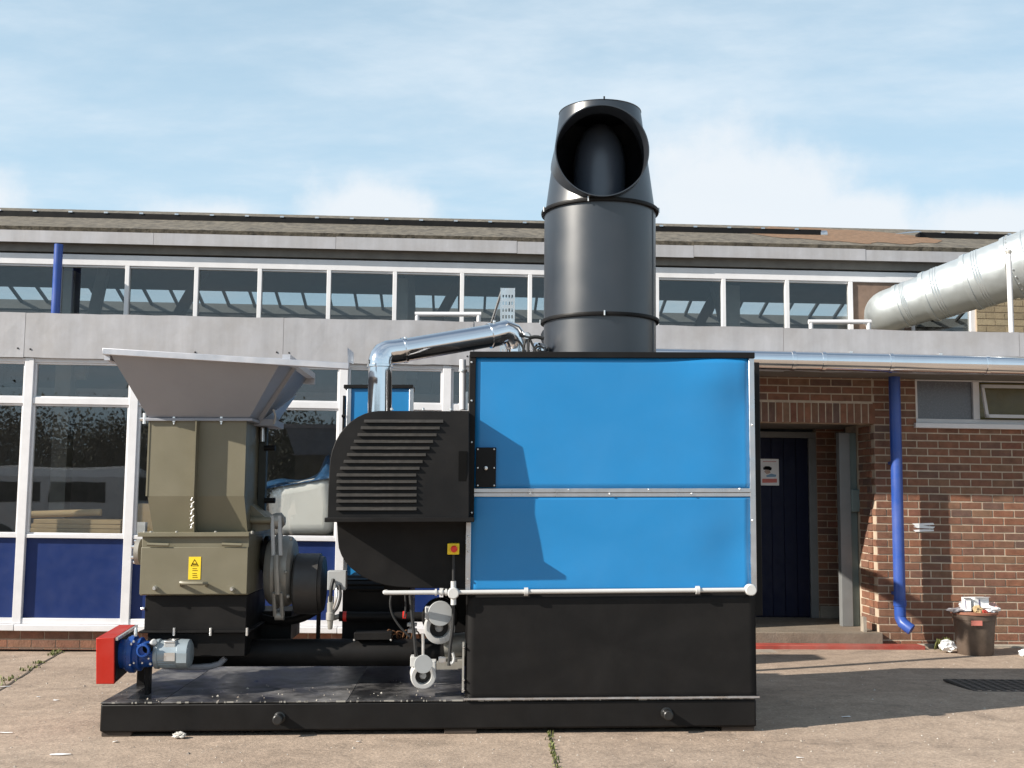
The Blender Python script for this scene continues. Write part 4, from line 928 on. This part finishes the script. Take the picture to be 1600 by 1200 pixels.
# --- junction box and sensor
jb = mm().pb(511.5, 892, 540.5, 922, .28, .36).build('junction_box', grey, PL, bevel=.004)
mm().tube([mq(521, 905, .27), mq(518, 915, .25), mq(516.5, 930, .25), mq(516.5, 940, .26)], .012, 8, smooth=2).build('cable', rubber, jb)
mm().tube([mq(530, 914, .27), mq(533, 930, .25), mq(528, 948, .25), mq(522, 956, .26)], .009, 8, smooth=2).build('cable', rubber, jb)
mm().tube([mq(525, 914, .27), mq(527, 930, .24), mq(523, 945, .25), mq(520, 952, .26)], .007, 8, smooth=2).build('cable', zinc, jb)
mm().lathe(mq(517, 932, .27), (0, 0, -1), [(0, .018), (.04, .019), (.041, .023), (.10, .023), (.105, .028), (.15, .028), (.155, .02), (.20, .016), (.21, .012)], 18).build('sensor', castm, jb)
# --- black burner pipe with red bands
yb3 = .78; a = mq(530, 963, yb3); b = mq(668, 964, yb3)
bp_ = mm().cyl(a, b, M_.r(7.5, yb3), n=24).build('burner_pipe', black, PL)
for px in (539, 632): q_ = mq(px, 963, yb3); mm().lathe((q_.x-.012, yb3, q_.z), (1, 0, 0), [(0, .035), (.024, .035)], 24).build('red_band', redbtn, bp_)
mm().cyl(mq(520, 966, yb3), a, .018, n=12).build('nozzle', castm, bp_)
wires = mm()
for k in range(7):
    x = 600+k*7; wires.tube([mq(x, 1000, .62), mq(x+random.uniform(-6, 10), 985+random.uniform(-6, 6), .60), mq(x+14, 990, .62), mq(x+8+random.uniform(-5, 8), 1001, .64)], .005, 6, smooth=2)
wires.build('loose_wires', mat('copper_wire', (.25, .13, .07), .4, .6), bp_, kind='stuff')
cy_ = mm().pb(636, 974, 651, 979, .5, .56); cy_.pb(637, 983, 651, 989, .5, .56); cy_.build('actuator', pale, bp_, bevel=.004)
# --- grey power sockets
def socket(px, py, ro, lx, ly_, lr_, y, body, nm):
    cpt = mq(px, py, y); r = M_.r(ro, y)
    ax = Vector((.16, -1, -.05)).normalized()
    s = mm().lathe(cpt-ax*body, ax, [(0, r*.75), (.01, r*.96), (body-.02, r), (body-.015, r*1.08), (body, r*1.08), (body+.004, r*1.0), (body+.004, r*.70), (body-.05, r*.66)], 36).build(nm, pale, PL)
    mm().lathe(cpt-ax*.048, ax, [(0, r*.68), (.004, r*.66)], 28).build('socket_face', rubber, s)
    mm().lathe(cpt-ax*.05, ax, [(0, r*.3), (.03, r*.28), (.04, r*.18)], 18).build('socket_pin', grey, s)
    lc = mq(lx, ly_, y-.035); lr2 = M_.r(lr_, y)
    mm().lathe(lc, ax+Vector((0, 0, .12)), [(0, lr2*.98), (.004, lr2), (.016, lr2), (.02, lr2*.96)], 36).build('flap_lid', grey, s)
    return s
s1 = socket(687, 982, 22, 687.5, 958.5, 19, .12, .12, 'power_socket')
mm().pb(664, 948, 672, 968, .10, .2).build('hinge_block', pale, s1, bevel=.004)
s2 = socket(661.5, 1057, 18, 661, 1037.5, 14, .06, .14, 'power_socket')
mm().pb(641, 1026, 652, 1042, .08, .18).build('hinge_block', pale, s2, bevel=.004); mm().pb(672, 1033, 681, 1050, .1, .2).build('hinge_block', pale, s2, bevel=.004)
mm().lathe(mq(688, 962, .30), (0, -1, 0), [(0, .12), (.06, .12), (.07, .11)], 30).build('motor_end', black, s1)
for pts, r, mt in (([(611, 930), (609, 945), (613, 962), (625, 980), (640, 995)], .007, rubber), ([(641, 930), (644, 965), (648, 1000), (650, 1026)], .011, rubber), ([(708.5, 942), (708, 980), (703, 1010), (701.5, 1040)], .011, rubber),
                   ([(661, 1026), (661, 1005), (660.5, 990)], .010, zinc), ([(633, 930), (634, 950), (632, 965)], .006, rubber), ([(707, 1020), (710, 1030), (706, 1038), (703, 1034)], .009, pale)):
    mm().tube([mq(a, b, .04) for a, b in pts], r, 8, smooth=2).build('cable', mt, rail)
br = mm(); br.pb(686, 1030, 724, 1034, .12, .2); br.pb(682, 1036, 724, 1046, .25, .35); br.pb(722, 1004, 725, 1082, -.0, .04); br.build('bracket', castm, PL)
mm().cyl(mq(694, 1010, .32), mq(728, 1006, .32), .075, n=28).build('fuel_pipe', castm, PL)
for px, py in ((686, 1030),): mm().pb(685, 1027, 697, 1036, .1, .14).build('clip', zinc, PL, bevel=.003)
m = mm()
for py in (1011, 1062, 1078): m.bolt(mq(724.5, py, 0), r=.009, h=.02)
m.build('edge_bolts', zinc, PL, kind='stuff')
# --- fittings on the cabinet roof
rt0 = .55
tf = mm().tube([mq(812, 523, rt0), mq(826, 528, rt0), mq(838, 526, rt0), mq(850, 529, rt0)], .013, 8, smooth=1).build('roof_cable', rubber, PL)
for pts in ([(822, 528), (819, 540), (815, 556)], [(826, 527), (826, 540), (825, 556)], [(828, 530), (835, 545), (840, 556)], [(803, 530), (812, 533), (818, 545), (822, 556)], [(834, 546), (842, 540), (850, 544)]):
    mm().tube([mq(a, b, rt0) for a, b in pts], .008, 8, smooth=2).build('cable', rubber, tf)
mm().lathe(mq(823, 526, rt0+.02), (0, -1, 0), [(-.03, .03), (.02, .03), (.03, .02)], 16).build('gland_nut', zinc, tf)
mm().lathe(mq(842, 549, rt0+.1), (.3, -.3, 1), [(-.05, .04), (.02, .06), (.05, .05), (.06, .02)], 18).build('vent_cap', steel, tf)
# ================================================================== cable tray standing behind the bent pipe
CT = empty('cable_tray', M_.w((mq(793, 540, 1.9).x, 1.9, 2.0)), 'perforated galvanised cable tray standing up behind the bent silver pipe', 'cable tray')
yt2 = 1.9; a = mq(783, 450, yt2); b = mq(803, 560, yt2); wdt = b.x-a.x; hgt = a.z-1.2
m = mm(); nx, nzz = 9, int(hgt/.028)
for j in range(nzz):
    for i in range(nx):
        if j % 2 == 0 and i % 2 == 1 and j > 0: continue
        m.box(a.x+wdt*i/nx, a.x+wdt*(i+1)/nx, yt2, yt2+.003, a.z-(j+1)*.028, a.z-j*.028)
m.build('perforated_plate', zinc, CT, smooth=False)
mm().box(a.x-.004, a.x, yt2-.002, yt2+.05, a.z-hgt, a.z+.003).build('flange', zinc, CT); mm().box(b.x, b.x+.004, yt2-.002, yt2+.05, a.z-hgt, a.z+.003).build('flange', zinc, CT)
c = mq(767, 505, yt2+.1); mm().tube([a+Vector((.01, .02, -.01)), (c.x, yt2+.3, c.z), (c.x-.05, yt2+.35, c.z-.15)], .012, 6).build('stay', zinc, CT)
# ================================================================== timber packers under the skid
for px0, px1, y, lab in ((158, 205, .02, 'dark timber packer under the left front corner of the skid'), (694, 745, .015, 'timber packer under the middle of the skid front'),
                       (1128, 1179, .02, 'dark timber packer under the right front corner of the skid')):
    a = mq(px0, 1145, y).x; b = mq(px1, 1145, y).x; zt = ZB0-.001
    m = mm(); m.box(a, b, y, y+.5, gh(a, 7.2)-a*.01, zt)
    o = m.build('timber_packer', wood, None, lab, 'packer', 'timber packers under the skid', bevel=.006)
for px0, lab in ((190, 'timber packer under the rear left of the skid'), (1120, 'timber packer under the rear right of the skid')):
    a = mq(px0, 1145, 0).x; mm().box(a, a+.25, DB-.4, DB-.05, gh(a, 9.2)-a*.01, ZB0-.001).build('timber_packer', wood, None, lab, 'packer', 'timber packers under the skid', bevel=.006)
# ================================================================== red kerb strip, drain, bin and litter
a = bq(1100, 1012, .30); 
x0, x1 = xd0-.5, bq(1444, 1010, .40).x
bb().box(x0, x1, .36, .535, 0, .055).build('red_kerb', kerbred, None, 'worn red painted kerb strip in front of the brick step', 'kerb', bevel=.008)
bb().box(x1+.01, 7.5, .54, .615, 0, .05).build('wall_footing', concrete, None, 'low concrete footing along the base of the brick wall', 'footing', bevel=.008)
bx = W_.g(1524, 1022); rb1 = 26/F*bx.y; rb2 = 32.5/F*bx.y; hb = (1022-959)/F*bx.y*1.01
BN = empty('rubbish_bin', bx, 'overflowing brown round bin against the brick wall', 'bin')
mb(W_).lathe(bx, (0, 0, 1), [(0, rb1*.96), (.01, rb1), (hb*.82, rb2*.93), (hb*.83, rb2*.97), (hb, rb2*1.0), (hb, rb2*.95), (hb*.5, rb1*.98), (.03, rb1*.9)], 40).build('body', binm, BN)
mb(W_).lathe(bx+Vector((0, 0, hb-.015)), (0, 0, 1), [(0, rb2*.98), (.0, rb2*1.05), (.02, rb2*1.05), (.024, rb2*.97)], 40).build('rim', mat('bin_rim', (.24, .10, .06), .6, var=.2), BN)
p = bx+Vector((-.06, -rb2-.006, hb*.76)); mb(W_).box(p.x-.055, p.x+.05, p.y, p.y+.012, p.z-.012, p.z+.035).build('sticker', mat('sticker_red', (.55, .18, .14), .6), BN)
mb(W_).lathe(bx+Vector((0, 0, hb*.82)), (0, 0, 1), [(0, rb2*.85), (.02, rb2*.9), (.05, rb2*.5), (.055, .02)], 20).build('bin_liner', rubber, BN)
def crumple(c, sx, sy, sz, mt, name, lab, cat, seed, group=None):
    bm = bmesh.new(); bmesh.ops.create_icosphere(bm, subdivisions=3, radius=1)
    for v in bm.verts:
        n = v.co.normalized(); k = 1+.55*noise.noise(n*2.1+Vector((seed, 0, 0)))+.30*noise.noise(n*5+Vector((0, seed, 0)))
        v.co = Vector((n.x*sx*k, n.y*sy*k, n.z*sz*k))
    me = bpy.data.meshes.new(name); bm.to_mesh(me); bm.free(); me.materials.append(mt); zmin = min(v.co.z for v in me.vertices)
    for v in me.vertices: v.co.z -= zmin
    o = link(name, me, None, c); return tag(o, lab, cat, group)
def carton(c, w, d, h, rz, lab, name='carton'):
    t = empty(name, c, lab, 'carton', 'white cartons on top of the bin'); t.rotation_euler = (random.uniform(-.06, .06), random.uniform(-.08, .08), rz)
    def pt(nm, m_, x0, x1, y0, y1, z0, z1):
        me = bpy.data.meshes.new(nm); q = MB(W_).box(x0, x1, y0, y1, z0, z1); me.from_pydata([tuple(v) for v in q.v], [], q.f); me.materials.append(m_)
        o = bpy.data.objects.new(nm, me); C.objects.link(o); o.parent = t
    pt('box', paper, -w/2, w/2, -d/2, d/2, 0, h); pt('print', mat('print_grey', (.12, .11, .2), .7) if 'print_grey' not in MATS else MATS['print_grey'], -w*.2, -w*.10, -d/2-.0015, -d/2, h*.15, h*.8)
    pt('flap', paper, -w/2, w/2, -d/2-.03, -d/2+.0, h+.0005, h+.003)
top = bx+Vector((0, 0, hb))
carton(top+Vector((.03, -.04, .035)), .155, .12, .115, .15, 'wide white carton on top of the rubbish in the bin')
carton(top+Vector((-.10, -.07, .02)), .075, .08, .13, -.25, 'narrow white carton standing at the left of the rubbish in the bin')
crumple(top+Vector((.11, -.06, -.01)), .11, .10, .035, paper, 'crumpled_wrapper', 'crumpled white wrapper hanging over the right rim of the bin', 'wrapper', 3.3)
crumple(top+Vector((-.19, -.05, -.005)), .085, .07, .022, mat('foil_grey', (.35, .34, .36), .35, .4), 'foil_wrapper', 'grey foil wrapper poking out over the left rim of the bin', 'wrapper', 8.1)
crumple(top+Vector((-.02, -.15, -.03)), .05, .03, .045, card, 'cardboard_scrap', 'brown cardboard scrap at the front of the bin rim', 'cardboard', 5.1)
crumple(top+Vector((.03, -.16, -.005)), .035, .02, .02, mat('can_red', (.5, .07, .05), .35, .3), 'crushed_can', 'crushed reddish can at the front of the bin', 'can', 1.7)
crumple(top+Vector((.02, .05, .0)), .13, .10, .05, mat('bag_grey', (.5, .5, .52), .4), 'carrier_bag', 'crumpled pale carrier bag at the back of the rubbish in the bin', 'bag', 9.4)
crumple(top+Vector((.17, .0, .0)), .06, .06, .045, mat('packet_pink', (.6, .35, .3), .5), 'crisp_packet', 'crumpled pinkish packet at the right of the rubbish in the bin', 'packet', 7.4)
crumple(W_.g(1481, 1020), .075, .06, .05, paper, 'crumpled_paper', 'crumpled white paper on the ground left of the bin', 'paper', 2.2)
crumple(W_.g(1600, 1026), .05, .05, .03, paper, 'crumpled_paper', 'white paper on the ground right of the bin at the photo edge', 'paper', 6.2)
crumple(W_.g(280, 1154), .035, .03, .018, mat('pale_stone', (.55, .52, .47), .8), 'pale_stone', 'pale stone lying in front of the skid', 'stone', 4.2)
SL = ['long white sliver of litter at the left edge of the photo', 'largest white paper scrap at the bottom left', 'white scrap beside the weeds at the left edge', 'small white scrap left of the skid corner', 'tiny white scrap just in front of the left skid corner', 'tiny white scrap between the weeds and the red guard', 'white scrap at the edge of the shadow right of the skid', 'tiny white scrap in front of the middle of the skid', 'thin white sliver at the bottom right of the yard']
def scrap(px, py, l, w, ang, i):
    c = W_.g(px, py); m = MB(W_); ca, sa = math.cos(ang), math.sin(ang)
    pts = [(-l, -w), (0, -w*1.2), (l, -w*.6), (l*.9, w), (-l*.2, w*.8), (-l, w*.7)]
    m.plate([(c.x+x*ca-y*sa, c.y+x*sa+y*ca, c.z+.003+random.uniform(0, .006)) for x, y in pts], .002, (0, 0, 1)); m.build('litter_scrap', paper, None, SL[i], 'litter', 'white scraps on the tarmac', smooth=False)
for i, s in enumerate(((8, 1146, .05, .007, -.1), (95, 1180, .06, .012, 0), (4, 1074, .06, .012, .4), (88, 1095, .02, .008, .2), (180, 1160, .015, .01, 1), (60, 1090, .012, .008, .5), (1322, 1121, .03, .012, .1), (560, 1160, .012, .01, .3), (1250, 1185, .02, .004, 0))): scrap(*s, i)
# drain grate
c = W_.g(1562, 1073); gz_ = c.z+.004; grm = mat('grate_iron', (.09, .075, .065), .8, var=.3); GR = empty('drain_grate', (c.x, c.y, gz_), 'dark iron drain grate set in the shaded tarmac', 'drain')
hx, hy = .30, .28
for k in range(9): mb(W_).box(c.x-hx+k*hx/4-.015, c.x-hx+k*hx/4+.015, c.y-hy, c.y+hy, gz_-.03, gz_+.010).build('bar', grm, GR)
m = mb(W_)
for k in range(7): m.box(c.x-hx, c.x+hx, c.y-hy+k*hy/3-.012, c.y-hy+k*hy/3+.012, gz_-.02, gz_+.008)
m.build('cross_bars', grm, GR)
mb(W_).box(c.x-hx-.03, c.x+hx+.03, c.y-hy-.03, c.y+hy+.03, gz_-.01, gz_+.004).build('frame', mat('grate_dirt', (.05, .042, .035), .9), GR)
# ---- notice on the porch door and torn label on the wall
yn = y2+.026
def npb(px0, py0, px1, py1, y, th=.0015): 
    m = mb(B_); return m.pb(px0, py0, px1, py1, y-th, y)
NO = npb(1188, 717, 1217, 758.5, yn).build('notice', paper, None, 'white notice with a picture and red lines on the dark blue door', 'notice')
blob = lambda pts, y, mt, nm: mb(B_).prism([(bq(a, b, y).x, bq(a, b, y).z) for a, b in pts], y-.001, y).build(nm, mt, NO)
blob([(1193, 734), (1192, 731), (1196, 728.5), (1202, 728.5), (1206, 731), (1205, 735), (1199, 734)], yn-.002, ink, 'print')
blob([(1194, 737), (1196, 734.5), (1203, 735), (1204, 739), (1198, 741)], yn-.0021, mat('print_tan', (.5, .36, .3), .7), 'print')
blob([(1197, 743), (1205, 740), (1213, 742), (1212, 745), (1198, 745.5)], yn-.002, mat('print_blue', (.2, .35, .5), .7), 'print')
blob([(1191, 748), (1214, 748), (1214, 754), (1191, 754.5)], yn-.002, mat('print_red', (.6, .18, .15), .7), 'print')
blob([(1192, 720.5), (1213, 720.5), (1213, 721.8), (1192, 721.8)], yn-.002, mat('print_pale', (.6, .35, .35), .7), 'print')
yq = YW-.004
for k, pts in enumerate(([(1425, 818), (1458, 817), (1460, 820), (1430, 822)], [(1427, 823), (1440, 821), (1461, 823), (1458, 826), (1434, 825)], [(1427, 828), (1444, 827), (1459, 827.5), (1459, 830), (1430, 831)])):
    o = mb(B_).prism([(bq(a, b, yq).x, bq(a, b, yq).z) for a, b in pts], yq-.002, yq)
    if k == 0: TLb = o.build('torn_label', paper, None, 'torn strips of white label stuck on the brick wall beside the blue downpipe', 'label')
    else: o.build('strip', paper, TLb)
# ---- goods standing behind the glass
zsill = zs['s0']
bb().box(XL+.3, XG-.3, .16, .62, zsill-.06, zsill+.0).build('window_bench', wood, BW)
bxs = empty('cardboard_stack', B_.w((bq(120, 830, .3).x, .35, zsill)), 'stack of flattened cardboard boxes on the bench behind the left window', 'cardboard')
for k in range(3):
    z = zsill+.005+k*.045; bb().box(bq(46, 820, .25).x+.02*k, bq(189, 820, .25).x, .24, .58, z, z+.042).build('flat_box', card, bxs, bevel=.004)
m = bb(); a = bq(48, 806, .3); b = bq(156, 801, .3); m.cyl((a.x, .32, zsill+.18), (b.x, .34, zsill+.21), .035, n=14).build('cardboard_tube', card, None, 'brown cardboard tube lying on the flat boxes behind the left window', 'tube')
bb().box(bq(213, 800, .25).x, bq(229, 800, .25).x, .22, .3, zsill, zsill+.12).build('paper_box', paper, None, 'small white box on the bench behind the narrow window gap left of the hopper', 'box')
bb().box(bq(213, 800, .4).x, bq(240, 800, .4).x, .42, .6, zsill, zsill+.30).build('carton', card, None, 'brown carton behind the small white box left of the hopper', 'box')
# polythene wrapped drum with tarpaulin
pc = bq(475, 800, .45); PD = empty('wrapped_drum', B_.w((pc.x, .45, zsill)), 'polythene wrapped bundle behind the window between hopper and black hood', 'bundle')
def bl(px, py): q = bq(px, py, .2); return (q.x, q.z)
m = bb(); prof = [bl(420, 837), bl(418, 790), bl(420, 762), bl(445, 755), bl(480, 749), bl(515, 742), bl(523, 790), bl(520, 837)]
pv = m.prism(prof, .17, .60).build('polythene', sheet, PD, bevel=.11); pv.modifiers['bevel'].segments = 6
m = bb(); n = 26; vs = []; fs = []
for i in range(n+1):
    t = i/n; px = 405+122*t; base = 762-20*t; hgt = 10+4*math.sin(t*9)+(26*math.exp(-((t-.84)/.09)**2))
    for j in range(6):
        r = j/5; q = bq(px, base+3-hgt*r, .2)
        vs.append((q.x+.012*noise.noise((t*9, r*4, 1)), .165+.30*r+.03*noise.noise((t*11, r*5, 7)), q.z))
for i in range(n):
    for j in range(5): k = i*6+j; fs.append((k, k+1, k+7, k+6))
tp = m.add(vs, fs).build('tarpaulin', tarp, None, 'crumpled blue tarpaulin lying over the polythene bundle behind the window', 'tarpaulin')
s = tp.modifiers.new('t', 'SOLIDIFY'); s.thickness = .004
# ---- weeds
def weeds(name, spots, lab, hmin, hmax, n, spread, mt=leafm):
    m = MB(W_)
    for (px, py) in spots:
        c = W_.g(px, py)
        for k in range(n):
            x = c.x+random.gauss(0, spread); y = c.y+random.gauss(0, spread*.8); a = random.uniform(0, 6.28); h = random.uniform(hmin, hmax); w = h*.09+.004; ln = h*random.uniform(.2, .7)
            dx, dy = math.cos(a), math.sin(a)
            g0_ = gh(x, y); m.add([(x-dy*w, y+dx*w, g0_), (x+dy*w, y-dx*w, g0_), (x+dx*ln*.5+dy*w*.8, y+dy*ln*.5-dx*w*.8, g0_+h*.65), (x+dx*ln, y+dy*ln, g0_+h), (x+dx*ln*.5-dy*w*.8, y+dy*ln*.5+dx*w*.8, g0_+h*.65)], [(0, 1, 2, 3, 4)])
    return m.build(name, mt, None, lab, 'weeds', kind='stuff', smooth=False)
weeds('weeds', [(112, 1003), (108, 1006), (104, 1010), (128, 1010), (116, 1000)], 'tall green weed at the foot of the wall on the left', .04, .14, 14, .03)
weeds('weeds', [(100-i*3.2, 1015+i*1.5) for i in range(7)]+[(65, 1036), (60, 1037), (50, 1044), (40, 1048), (18, 1060), (10, 1064), (2, 1070)], 'low green weeds growing along the crack on the left', .008, .035, 14, .03)
weeds('weeds', [(857+i*1.3+random.uniform(-1, 1), 1146+i*5.2) for i in range(12)], 'strip of grass in the tarmac joint before the skid', .006, .028, 8, .010)
weeds('weeds', [(1476, 1012), (1472, 1016), (1468, 1013), (1485, 1008)], 'dark grass growing against the wall left of the bin', .04, .12, 16, .03)
# thin crack filled with soil
m = MB(W_); pts = [W_.g(857+i*1.25+random.uniform(-1, 1), 1140+i*6) for i in range(12)]
for a, b in zip(pts, pts[1:]): m.add([(a.x-.008, a.y, a.z+.004), (a.x+.008, a.y, a.z+.004), (b.x+.008, b.y, b.z+.004), (b.x-.008, b.y, b.z+.004)], [(0, 1, 2, 3)])
pts = [W_.g(118-i*9.5+random.uniform(-2, 2), 1005+i*5.8+random.uniform(-1, 1)) for i in range(14)]
for a, b in zip(pts, pts[1:]): m.add([(a.x-.010, a.y, a.z+.004), (a.x+.010, a.y, a.z+.004), (b.x+.010, b.y, b.z+.004), (b.x-.010, b.y, b.z+.004)], [(0, 1, 2, 3)])
m.build('tarmac_cracks', mat('crack_soil', (.07, .055, .04), .95), None, kind='structure')
# ================================================================== behind the camera: what the windows mirror
def tree(x, y, h, w, lab, seed, leaves):
    rnd = random.Random(seed); t = empty('tree', (x, y, 0), lab, 'tree', 'trees across the yard'); tr = MB(W_); tips = []
    def limb(p, d, l, r, lv):
        q = p+d*l; tr.tube([p, p+d*l*.5+Vector((rnd.gauss(0, .04), rnd.gauss(0, .04), 0))*l, q], r, 6 if lv < 2 else 4)
        if lv >= 3: tips.append(q); return
        for k in range(3 if lv else 6):
            a = rnd.uniform(0, 6.28); e = Vector((math.cos(a), math.sin(a), rnd.uniform(.25, 1.1)))
            limb(p+d*l*rnd.uniform(.45, 1), (d*.7+e*.75).normalized(), l*rnd.uniform(.5, .75), r*.55, lv+1)
    limb(Vector((x, y, 0)), Vector((0, 0, 1)), h*.38, h*.022, 0)
    tr.build('trunk', twig, t)
    m = MB(W_)
    for k in range(leaves):
        b = rnd.choice(tips)+Vector((rnd.gauss(0, w*.13), rnd.gauss(0, w*.13), rnd.gauss(0, w*.11))); s = rnd.uniform(.03, .085)
        if b.z < .3: b.z = rnd.uniform(.3, 2)
        u = Vector((rnd.gauss(0, 1), rnd.gauss(0, 1), rnd.gauss(0, 1))).normalized()*s; v = u.orthogonal().normalized()*s*.7
        m.add([b-u, b-v, b+u, b+v], [(0, 1, 2, 3)])
    m.build('crown', bushm, t, smooth=False)
for k, (x, y, h) in enumerate(((-21.5, -13, 5.2), (-17.5, -15, 4.6), (-14.3, -13, 5.4), (-11.2, -15, 4.4), (-8.2, -14, 4.0), (-5.0, -15, 4.4), (-1.5, -14, 4.1), (2.5, -16, 4.5))):
    tree(x, y, h, h, ['tall bushy tree', 'round bushy tree', 'broad bushy tree', 'low bushy tree', 'small bushy tree', 'dense bushy tree', 'short bushy tree', 'leafy bushy tree'][k]+' across the yard mirrored in the left windows', 20+k, 7000)
for k, (x, h) in enumerate(((-26, 5.0), (-22, 4.8), (-18, 4.9), (-14.5, 4.4), (-11, 4.6), (-7, 4.3))):
    tree(x, -19.5, h, h*1.15, ['first', 'second', 'third', 'fourth', 'fifth', 'sixth'][k]+' tree from the left in the rear row across the yard', 60+k, 7000)
VN = empty('parked_van', (-9.6, -9.5, 0), 'white van parked across the yard, mirrored in the left windows', 'van')
def vp(name, pts, x0, x1, mt, bevel=.0, par=VN):   # outline in (y, z), extruded along x
    m = MB(W_); n = len(pts); m.add([(x0, y, z) for y, z in pts]+[(x1, y, z) for y, z in pts], [tuple(range(n)), tuple(range(2*n-1, n-1, -1))]+[(i, i+n, (i+1) % n+n, (i+1) % n) for i in range(n)])
    return m.build(name, mt, par, bevel=bevel)
body = [(-10.5, .35), (-8.6, .35), (-8.55, 1.2), (-8.65, 1.95), (-8.85, 2.15), (-9.5, 2.22), (-10.2, 2.15), (-10.4, 1.95)]
vb_ = vp('body', body, -12.6, -8.4, vanm, .12); vp('bonnet', [(-10.45, .4), (-8.6, .4), (-8.6, 1.1), (-8.8, 1.25), (-10.3, 1.25), (-10.45, 1.1)], -8.42, -7.3, vanm, .1)
vp('windscreen', [(-10.3, 1.3), (-8.8, 1.3), (-8.9, 1.95), (-10.2, 1.95)], -8.44, -8.36, ink)
for x in (-12.3, -10.6): vp('window', [(-8.60, 1.25), (-8.53, 1.25), (-8.62, 1.8), (-8.68, 1.8)], x, x+1.45, ink)
for x in (-11.8, -8.2):
    for y in (-10.45, -8.75): MB(W_).lathe((x, y, .33), (0, 1, 0), [(0, .18), (.01, .33), (.19, .33), (.20, .18)], 28).build('wheel', tyre, VN)
MB(W_).box(-12.65, -7.25, -10.4, -8.62, .25, .42).build('bumper_sill', rubber, VN)

# ---- loose grit on the yard and the deck
def grit(name, n, place, lo, hi, mt, kind='stuff', parent=None):
    m = MB(W_)
    for k in range(n):
        x, y, z = place(); s_ = random.uniform(lo, hi)*(1 if random.random() < .9 else 1.8); a = random.uniform(0, 3)
        ca, sa = math.cos(a)*s_, math.sin(a)*s_
        m.add([(x+ca, y+sa, z), (x-sa, y+ca, z), (x-ca*.8, y-sa, z), (x+sa, y-ca*.9, z), (x+ca*.2, y+sa*.2, z+s_*.9)], [(0, 1, 4), (1, 2, 4), (2, 3, 4), (3, 0, 4), (3, 2, 1, 0)])
    return m.build(name, mt, parent, kind=kind, smooth=False)
def yard():
    while 1:
        y = random.uniform(5.2, 10.8); x = random.uniform(-.52, .52)*y
        if not (XB0-.02 < x < XB1+.02 and 7.1 < y < 9.6): return x, y, gh(x, y)
tag(grit('loose_grit', 800, yard, .003, .008, mat('grit', (.42, .38, .33), .9, rand=[(.55, .52, .47), (.30, .25, .2), (.45, .40, .34), (.16, .13, .11)])), 'pale loose grit scattered over the tarmac yard', 'grit')
def deckp():
    p = M_.w((random.uniform(XB0+.03, -.35), random.random()**1.6*.75+.01, ZB1+.004)); return p.x, p.y, p.z
grit('crumbs', 55, deckp, .003, .007, MATS['grit'], 'stuff', skid)
